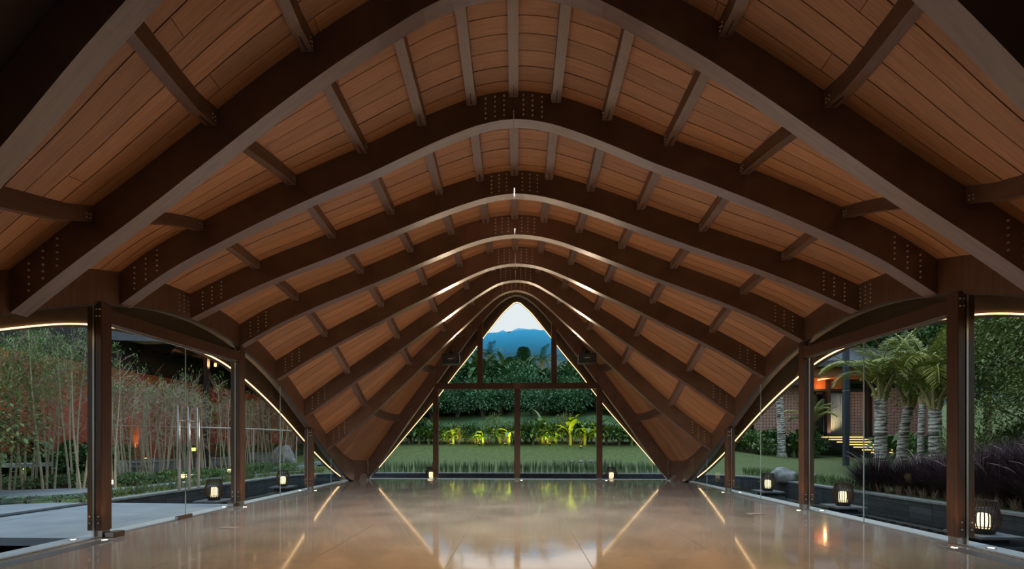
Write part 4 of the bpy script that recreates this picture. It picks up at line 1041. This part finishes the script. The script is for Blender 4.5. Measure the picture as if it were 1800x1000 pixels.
# bollard lights
for k, (u, v, l) in enumerate(((191, 857, 'glowing square bollard light beside the nearest left post'), (322, 845, 'glowing bollard light among bamboo behind the door handles'), (405, 834, 'glowing bollard light just left of the second left post'),
                               (466, 826, 'glowing bollard light in the planting right of the second left post'), (557, 820, 'glowing bollard light seen right of the shortest left post'), (339, 800, 'yellow-green lit garden lamp hanging among the bamboo'))):
    x, Y = bx_(u, v, .08) if k < 5 else bx_(339, 815, .5)
    e = empty('bollard_light', (x, Y, .06), l, 'garden light', 'bollard lights in the left garden'); hh = .12 if k < 5 else 1.0
    obj('post', MB().box(-.05, .05, -.05, .05, -.1, hh), M_DARKMETAL, e); obj('glowing_head', MB().box(-.075, .075, -.075, .075, hh, hh + .13), MATS['lamp_glow'] if k < 5 else mat('lime_glow', (.8, .9, .1), .5, emit=(.7, .8, .08), estr=4), e)
    obj('cap', MB().box(-.085, .085, -.085, .085, hh + .13, hh + .15), M_DARKMETAL, e)
    lamp('bollard_bulb', 'POINT', (x + .2, Y - .25, .06 + hh + .1), 5 if k < 5 else 2, (1, .7, .38), shadow_soft_size=.1)
for k, (x, y, s, l) in enumerate(((-12.9, 25.5, .75, 'tall rounded grey boulder at the left end of the pond'), (-16.9, 17.9, .45, 'low grey boulder behind the bamboo'), (-15.9, 18.3, .35, 'small grey boulder behind the bamboo by the steps'))):
    o = link('boulder', rock_mesh(20 + k, .9, .8, 1.15), None, (x, y, G(x, y) + .2)); o.scale = (s, s, s); tag(o, l, 'boulder')
# tropical planting behind the bamboo, far left
random.seed(14)
for i, (x, y, h, kd) in enumerate(((-19.5, 15.2, 2.6, 'dark'), (-21.5, 17.5, 3.0, 'mid'), (-23.5, 16.5, 3.2, 'dark'), (-20.4, 18.5, 3.4, 'blue'), (-25.2, 18.5, 3.4, 'mid'), (-18.2, 15.4, 2.0, 'mid'), (-17.2, 17.1, 1.9, 'dark'), (-22.5, 14.8, 2.4, 'blue'), (-16.6, 18.4, 1.7, 'mid'), (-24.5, 14.6, 2.8, 'mid'), (-18.8, 16.9, 2.5, 'blue'))):
    banana(x, y, h, 'one of the large-leaved tropical plants crowded behind the far left bamboo', 'large-leaved plants behind the bamboo', kd, 11, .35, wide=1.5, cat='tropical plant')
for i in range(34):
    x = random.uniform(-26, -16.4); y = 17.5 + random.uniform(-1.6, 1.2); 
    bush(random.choice(['leafy_shrub', 'bush', 'bush']), x, y, random.uniform(.5, .85), 'one of the low dark shrubs behind the left bamboo', 'low shrubs behind the left bamboo')
for i in range(9): bush('leafy_shrub', -17.3 + random.uniform(0, 1.4), 20 + i * 2.1, .6, 'one of the shrubs in the planters before the red wall', 'shrubs before the red wall', z=.6)
for k, (x, y, q) in enumerate(((-13.9, 11.3, 1.5), (-14.4, 12.0, 1.9), (-15.2, 11.2, 1.7))):
    bush('olive_tree_crown', x, y, q * .62, 'yellow-green shrub cut by the left edge of the view, %s' % ('nearest', 'tallest', 'outermost')[k], 'shrubs at the left edge', z=.0 + k * .3)
for k, (x, y) in enumerate(((-19.3, 15.0), (-17.4, 16.0))):
    e = empty('garden_spotlight', (x, y, .15), 'small yellow uplight among the far left leaves, %s of two' % ('brighter', 'fainter')[k], 'garden light', 'yellow uplights far left')
    obj('spike_body', MB().lathe([(.02, -.1), (.05, .09), (.06, .16)], 10), M_BLACK, e); obj('lens', MB().lathe([(.055, .162), (.05, .166)], 10), mat('yellow_glow', (1, .8, .1)), e)
    lamp('garden_beam', 'SPOT', (x, y, .36), 90 - 60 * k, (1, .72, .06), (PI, 0, 0), spot_size=2.0, spot_blend=.7, shadow_soft_size=.05)
# palms and trees over / beside the building
for i, (x, y, h, r_, s) in enumerate(((-29, 17.5, 8, 3, 1.8), (-33, 21, 10, 3.5, 2.2), (-30, 25, 11, 3.5, 2.4), (-38, 15.5, 9, 3.5, 2.4), (-36, 28, 12, 4, 3), (-33, 15, 6, 2.4, 1.6))):
    tree('garden_tree', x, y, h, r_, 'one of the dense trees rising behind and above the dark roof at left', 'trees behind the left building', sc_=s, seed=50 + i, trunk=.2)
for i in range(14):
    x = -24 - i * 2.1; y = 44 + (i * 7) % 12
    tree('garden_tree', x, y, 12.5 + (i % 3), 4, 'one of the tall dense trees far behind the dark roof at left', 'tall trees far behind the left building', sc_=3.0 + .3 * (i % 3), seed=150 + i, trunk=.25, nb=9)
palm(-21.0, 15.6, 5.2, .14, 'feathery palm with broad fronds above the dark roof at far left', nf=14, fl=1.0, group=None)
palm(-25.6, 14.2, 4.6, .14, 'palm with drooping fronds at the upper left edge of the view', nf=14, fl=1.1, group=None)

# ================================================================== RIGHT GARDEN
XR = XL
def ZR(v, Y): return CH + (778.5 - v) * Y / F
HY = 38.0
e = empty('garden_pavilion', (XR(1480, HY), HY, .6), 'dark-roofed pavilion with brick screens, lit steps and a cream curtain beyond the right lawn', 'building')
e_off = Vector(e.location)
def hobj(name, mb, m, parent=None, smooth=False):
    mb.v = [(p[0] - e_off.x, p[1] - e_off.y, p[2] - e_off.z) for p in mb.v]; return obj(name, mb, m, parent or e, smooth)
u0, u1 = 1318, 1640; zf = 1.95
hobj('plinth', MB().box(XR(u0, HY), XR(u1, HY), HY, HY + 7, 0, zf), M_DARKMETAL)
# roof: hipped slab
xa, xb = XR(1408, HY) - .2, XR(1660, HY)
ra = MB().loft([[(xa, HY - .9, 7.25), (xb, HY - .9, 7.25), (xb, HY + 8, 7.25), (xa, HY + 8, 7.25)], [(xa, HY - .9, 7.7), (xb, HY - .9, 7.7), (xb, HY + 8, 7.7), (xa, HY + 8, 7.7)], [(xa + 3, HY + 3, 9.4), (xb, HY + 3, 9.4), (xb, HY + 4.5, 9.4), (xa + 3, HY + 4.5, 9.4)]]); hobj('roof', ra, M_ROOFTILE)
hobj('timber_beam', MB().box(xa + .4, xb, HY - .4, HY - .1, 6.55, 7.25), mat('pavilion_timber', (.30, .13, .05), .6, (.4, .18, .07), 4, (1, 8, 8)))
hobj('soffit', MB().box(xa + .3, xb, HY - .1, HY + 4, 6.5, 6.6), M_ORANGE)
hobj('low_roof', MB().box(XR(1300, HY), xa + .4, HY - .6, HY + 6, 5.9, 6.1), M_ROOFTILE)
# wood-clad lintel behind with LED
x0, x1 = XR(1426, HY + 1), XR(1488, HY + 1)
for k in range(16): hobj('lintel_board', MB().box(x0 + (x1 - x0) * k / 16 + .004, x0 + (x1 - x0) * (k + 1) / 16 - .004, HY + 1.0, HY + 1.06, 5.7, 6.5), M_ORANGE)
led = MB().tube([(XR(1437, HY + .6), HY + .6, ZR(671, HY + .6)), (XR(1474, HY + .6), HY + .2, ZR(665, HY + .6))], .05, 6); hobj('led_strip', led, mat('pavilion_led_glow', (1, .7, .4), .5, emit=(1, .62, .3), estr=1.8))
lamp('pavilion_glow', 'POINT', (XR(1456, HY), HY + .4, 5.9), 22, (1, .5, .2), shadow_soft_size=.06, specular_factor=0.0)
# door opening: dark interior, frame, curtain
hobj('interior_wall', MB().box(XR(1420, HY), XR(1530, HY), HY + 3.5, HY + 3.6, zf, 6.5), M_DARKMETAL)
hobj('header', MB().box(XR(1425, HY + 1), XR(1535, HY + 1), HY + .9, HY + 1.2, 5.55, 5.72), M_DARKMETAL)
for u in (1424, 1455, 1489, 1524, 1530): hobj('column', MB().box(XR(u, HY + .95) - .14, XR(u, HY + .95) + .14, HY + .8, HY + 1.1, zf, 6.5), mat('dark_timber_column', (.05, .025, .018), .5))
hobj('door_frame', MB().box(XR(1431, HY + 1), XR(1434, HY + 1), HY + 1, HY + 1.1, zf, 5.5).box(XR(1447, HY + 1), XR(1449, HY + 1), HY + 1, HY + 1.1, zf, 5.5).box(XR(1431, HY + 1), XR(1449, HY + 1), HY + 1, HY + 1.1, 5.3, 5.5), M_BLACK)
gq = MB().box(XR(1434, HY + 1), XR(1447, HY + 1), HY + 1.04, HY + 1.06, zf, 5.3); hobj('door_glass', gq, M_GLASS)
secs = []
for i in range(60):
    u = i / 59; x = XR(1458, HY + 1.3) + (XR(1481, HY + 1.3) - XR(1458, HY + 1.3)) * u; yy = HY + 1.3 + .07 * math.sin(u * 40) + .03 * math.sin(u * 17); secs.append([(x, yy, zf + .03), (x, yy + .02, zf + .03), (x, yy + .02, 5.5), (x, yy, 5.5)])
hobj('curtain', MB().loft(secs), M_CURTAIN, smooth=True)
lamp('curtain_uplight', 'SPOT', (XR(1472, HY), HY + .2, zf + .1), 110, (1, .78, .45), (PI - .5, 0, 0), spot_size=1.9, spot_blend=.8, shadow_soft_size=.05)
lamp('screen_uplight', 'SPOT', (XR(1534, HY), HY + .2, zf + .1), 30, (1, .55, .2), (PI - .15, 0, 0), spot_size=.9, spot_blend=.8, shadow_soft_size=.05)
# perforated brick screens
def screen(ua, ub, z0, z1, Y, louvre=False):
    xa_, xb_ = XR(ua, Y), XR(ub, Y); q = MB(); p = .24
    n = int((xb_ - xa_) / p); r = int((z1 - z0) / p)
    for i in range(n + 1): x = xa_ + i * p; q.box(x, x + .16, Y, Y + .1, z0, z1)
    for j in range(r + 1): z = z0 + j * p; q.box(xa_, xb_, Y - .006, Y + .106, z, z + .16)
    o = hobj('brick_screen', q, M_BRICK); o['kind'] = 'stuff'
    hobj('screen_backing', MB().box(xa_, xb_, Y + .5, Y + .55, z0, z1), M_BLACK)
screen(1534, 1632, zf, 5.75, HY + .6); screen(1326, 1420, 1.0, 5.9, HY + .4); screen(1492, 1522, zf, 5.5, HY + 1.0)
# lit steps
for k in range(7):
    zt = zf - .05 - k * .19; y1 = HY - .42 * k; xa_, xb_ = XR(1437, HY) + k * .32, min(XR(1512, HY) + k * .38, XR(1541, HY))
    hobj('step', MB().box(xa_ - .1, xb_ + .1, y1 - .42, y1 + .02, zt - .19 - .02, zt), M_DARKMETAL)
    hobj('step_light', MB().box(xa_, xb_, y1 - .435, y1 - .42, zt - .085, zt - .01), mat('step_glow', (1, .7, .3), .5, emit=(1.0, .60, .16), estr=1.7))
    hobj('step_wing', MB().box(XR(1420, HY) + k * .2, xa_ - .1, y1 - .42, y1 + .02, zt - .25, zt - .04), M_BLACK)
# dark free-standing mast
Ym = 26.0; m_ = empty('mast', (XR(1487, Ym), Ym, G(XR(1487, Ym), Ym)), 'tall dark square mast standing in front of the pavilion steps', 'mast')
obj('pole', MB().box(-.11, .11, -.11, .11, -.2, 6.6), mat('mast_blue_black', (.035, .045, .06), .5), m_); obj('band', MB().box(-.12, .12, -.12, .12, 3.95, 4.02), M_STEEL, m_)

# palms
palm(XR(1374, 33), 33.0, 5.2, .27, 'pale-trunked palm standing alone on the lawn before the brick screen', (-.25, .0), nf=9, fl=.9, group='palms right of the pond')
palm(XR(1548, 20.5), 20.5, 3.35, .25, 'thick ringed palm just right of the dark mast', (.0, 0), nf=17, fl=.95, group='palms right of the pond')
palm(XR(1584, 21.5), 21.5, 3.1, .22, 'curving palm between the two thicker ringed palms', (.35, 0), nf=17, fl=1.05, ang=.7, group='palms right of the pond')
palm(XR(1645, 18.5), 18.5, 2.85, .235, 'ringed palm seen just left of the tallest right post', (-.05, 0), nf=18, fl=1.05, ang=1.3, group='palms right of the pond')
palm(XR(1618, 27), 27, 3.6, .17, 'dark palm trunk standing behind the ringed palms', (.1, 0), nf=12, fl=.9, group='palms right of the pond')
# purple fountain grass
random.seed(41)
def fountain(seed):
    random.seed(seed); mb = MB(); pl = MB()
    for _ in range(1700):
        a = random.uniform(0, 6.28); q = .22 * math.sqrt(random.random()); sp = random.uniform(.1, 1.0); d = Vector((math.cos(a) * sp, math.sin(a) * sp, 1)); mb.leaf((q * math.cos(a), q * math.sin(a), 0), d, random.uniform(.5, 1.3), .011, random.uniform(.15, .5), seg=3)
    for _ in range(4):
        a = random.uniform(0, 6.28); sp = random.uniform(.15, .6); p = Vector((0, 0, 0)); d = Vector((math.cos(a) * sp, math.sin(a) * sp, 1)).normalized(); pts = []
        L = random.uniform(1.1, 1.5)
        for i in range(9): pts.append(p.copy()); p = p + d * L / 8; d = (d + Vector((math.cos(a) * .05, math.sin(a) * .05, -.10 * i / 4))).normalized()
        pl.tube(pts[:7], .004, 3, False); pl.tube([pts[6], pts[7], pts[8], p], [.007, .015, .013, .004], 5)
    return mb.mesh('blades', M_PURPLE), pl.mesh('plumes', M_PLUME)
FG = [fountain(60 + k) for k in range(3)]
random.seed(43)
gspots = []
for y in np.arange(6.2, 14.4, .72):
    for j, x in enumerate((10.45, 11.3, 12.2)):
        if x - 10.4 > (14.6 - y) * .9 and y > 13: continue
        gspots.append((x + random.uniform(-.2, .2), float(y) + random.uniform(-.2, .2)))
for i, (x, y) in enumerate(gspots):
    bl, pm = FG[i % 3]; s = random.uniform(.85, 1.15) * (1.0 if y > 11 else 1.02)
    if 8.6 < y < 12.4 and x > 11: s *= 1.3
    o = empty('fountain_grass', (x, y, G(x, y)), 'arching purple fountain grass clump massed behind the right pond coping', 'ornamental grass', 'purple fountain grass right of the pond', random.uniform(0, 6)); o.scale = (s, s, s)
    link('blades', bl, o); link('plumes', pm, o)
# dry straw fringe at kerb
ST = tuft_mesh(40, .35, .14, .012, mat('dry_straw', (.13, .09, .055), .8, (.20, .14, .085), 4), .6, 'straw')
for i in range(22):
    y = 7.2 + i * .36; o = link('dry_grass_tuft', ST, None, (10.02 + random.uniform(-.03, .03), y, .04), (0, 0, i)); tag(o, 'dry straw tuft at the foot of the purple grass behind the pond coping', 'dry grass', 'dry straw tufts behind the pond coping')
GT = tuft_mesh(50, .42, .2, .02, M_GRASS, .5, 'grass_blades')
for i in range(16):
    y = 14.6 + i * .42; o = link('grass_tuft', GT, None, (10.1 + random.uniform(-.05, .1), y, .05), (0, 0, i)); tag(o, 'short green grass tuft behind the right pond coping near the boulder', 'grass tuft', 'green tufts behind the right pond coping')
# boulders
for k, (u, v, wpx, Y, l) in enumerate(((1378, 843, 42, 17.6, 'large grey boulder on the lawn behind the third right lantern'), (1424, 838, 20, 19.0, 'smaller grey boulder just right of the large one'), (1352, 843, 14, 17.8, 'small grey stone left of the large boulder'))):
    x = XR(u, Y); o = link('boulder', rock_mesh(30 + k, 1.15, .9, .95), None, (x, Y, G(x, Y) + .03), (0, 0, k * 2)); s = wpx * Y / F / 2; o.scale = (s, s, s); tag(o, l, 'boulder')
# planting before the pavilion
random.seed(15)
for i in range(26):
    u = 1225 + i * 8.2; Y = 35.5 + random.uniform(-.8, .6)
    if 1430 < u < 1560: Y += .0
    if 1438 < u < 1545: continue
    bush(random.choice(['leafy_shrub', 'bush', 'leafy_shrub']), XR(u, Y), Y, random.uniform(.9, 1.35), 'one of the leafy shrubs planted below the pavilion screens', 'shrubs below the pavilion')
for i, (u, Y, h) in enumerate(((1300, 35, 2.6), (1318, 36, 3.2), (1340, 34.6, 2.4), (1352, 35.5, 2.8), (1395, 34.8, 2.6), (1410, 35.6, 3.4), (1560, 33, 2.8), (1573, 34, 3.0), (1288, 34, 2.0))):
    banana(XR(u, Y), Y, h, 'one of the arching leafy plants below the pavilion brick screen', 'arching plants below the pavilion', 'mid', 12, .2, cat='leafy plant')
palm(XR(1425, 33), 33, 2.0, .1, 'short feathery green palm left of the pavilion door', nf=15, fl=.8, group=None)
for k, u in enumerate((1335, 1361, 1420)):
    Y = 34.0; x = XR(u, Y); e2 = empty('garden_spotlight', (x, Y, G(x, Y)), 'small warm garden spotlight near the palm base, %s of three' % ('left', 'middle', 'right')[k], 'garden light', 'warm spotlights by the lawn palm')
    obj('spike_body', MB().lathe([(.03, -.05), (.05, .12)], 8), M_BLACK, e2); obj('lens', MB().lathe([(.05, .121), (.045, .126)], 8), M_UPL, e2)
    lamp('garden_beam', 'SPOT', (x, Y, G(x, Y) + .2), 40, (1, .66, .25), (PI + .1, math.radians(-25 if k == 1 else 0), 0), spot_size=1.4, spot_blend=.7, shadow_soft_size=.05)
bush('leafy_shrub', XR(1612, 28), 28, 1.3, 'pink-flowered bougainvillea beside the dark palm trunk', None)
q = MB()
for _ in range(120): q.leaf(rnd_dir() * Vector((1, 1, 1)).length * .8, rnd_dir(), .1, .09, .1)
o = obj('pink_blossoms', q, M_PINK); o.location = (XR(1612, 28), 28, G(XR(1612, 28), 28) + 2.2); tag(o, 'pink blossoms of the bougainvillea beside the dark palm trunk', 'flowers', None, 'stuff')
# right hand trees and shrubs
random.seed(16)
RT = [(15.5, 13.2, 3.4, 1.2), (17, 15.5, 4.6, 1.5), (19, 14.2, 5, 1.6), (18.5, 17.5, 5.5, 1.7), (21.5, 17, 6, 1.9), (24, 20, 7.5, 2.2), (23.5, 21.5, 6.5, 2.0), (27, 25, 9, 2.7), (31, 22, 9, 2.7), (35, 29, 9, 2.6), (33, 31, 11, 3.2), (39, 28, 12, 3.4), (38, 40, 12, 3.6), (30, 48, 12, 3.4), (44, 46, 13, 4), (22, 52, 11, 3.2), (36, 54, 13, 3.8)]
for i, (x, y, h, s) in enumerate(RT):
    tree('garden_tree', x, y, h, s * 1.5, 'one of the dense green trees massed at the right beyond the purple grass', 'trees massed at the right', crown=('olive_tree_crown', 'olive_shrub', 'olive_tree_crown')[i % 3] if i < 7 else 'green_tree_crown', sc_=s, seed=80 + i, trunk=.10 if i < 7 else .2, nb=8)
for i in range(26):
    x = random.uniform(13.2, 17); y = random.uniform(8.5, 15.5)
    bush(random.choice(['olive_shrub', 'leafy_shrub', 'olive_shrub', 'bush']), x, y, random.uniform(.7, 1.3), 'one of the light green shrubs behind the purple grass at right', 'shrubs behind the purple grass')
for i in range(16):
    x = 18 + (i % 4) * 2.3; y = 19 + (i // 4) * 2.6
    if x / y < 1.0: x = y * random.uniform(1.02, 1.15)
    bush('bush' if i % 2 else 'leafy_shrub', x, y, 1.3, 'one of the rounded green shrubs on the bank below the right-hand trees', 'shrubs on the bank at right')
for i, (x, y, h) in enumerate(((14.2, 13.0, 5.6), (13.4, 12.0, 4.6), (14.8, 12.1, 5.0))):
    c, t_, l_ = BAM[2]; e2 = empty('slender_tree', (x, y, G(x, y)), 'slender pale-branched sapling behind the purple grass, %s of three' % ('tallest', 'leftmost', 'rightmost')[i], 'tree', 'slender saplings at right', i * 1.3); s = h / 4.6; e2.scale = (s * 1.3, s * 1.3, s)
    link('trunk', c, e2); link('twigs', t_, e2); link('leaves', l_, e2)
# background trees closing the view on both sides of the hill
random.seed(18)
for i in range(22):
    sg = -1 if i % 2 else 1; y = random.uniform(56, 80); x = sg * random.uniform(20, 52)
    tree('background_tree', x, y, random.uniform(7, 11), 4, 'one of the dark trees closing the view on the slopes beside the hill', 'background trees beside the hill', sc_=random.uniform(2.2, 3.4), seed=200 + i, trunk=.25, nb=6)
# unseen dark screen and trees added behind the viewpoint to shade the open front
random.seed(19)
shade_screen = empty('added_shade_screen', (0, -6.2, 0), 'added dark board screen behind the viewpoint, unseen, shading the open front', 'building')
for i in range(30): obj('shade_screen_board', MB().box(-15 + i, -15 + i + .97, -.1, 0, -.2, 9.5), M_ROOF, shade_screen)
obj('eaves', MB().box(-15.5, 15.5, -4, .6, 9.5, 9.9), M_ROOF, shade_screen)  # top slab of the added screen, keeps sky light off the front
for i in range(16):
    x = -26 + i * 3.4; y = -15 + random.uniform(-2, 2)
    tree('added_shade_tree', x, y, random.uniform(8, 11), 4, 'one of the unseen trees added behind the viewpoint to shade the open front', 'trees behind the viewpoint', sc_=random.uniform(2.6, 3.4), seed=300 + i, trunk=.25, nb=8, z=0)  # added out of view to darken the open front
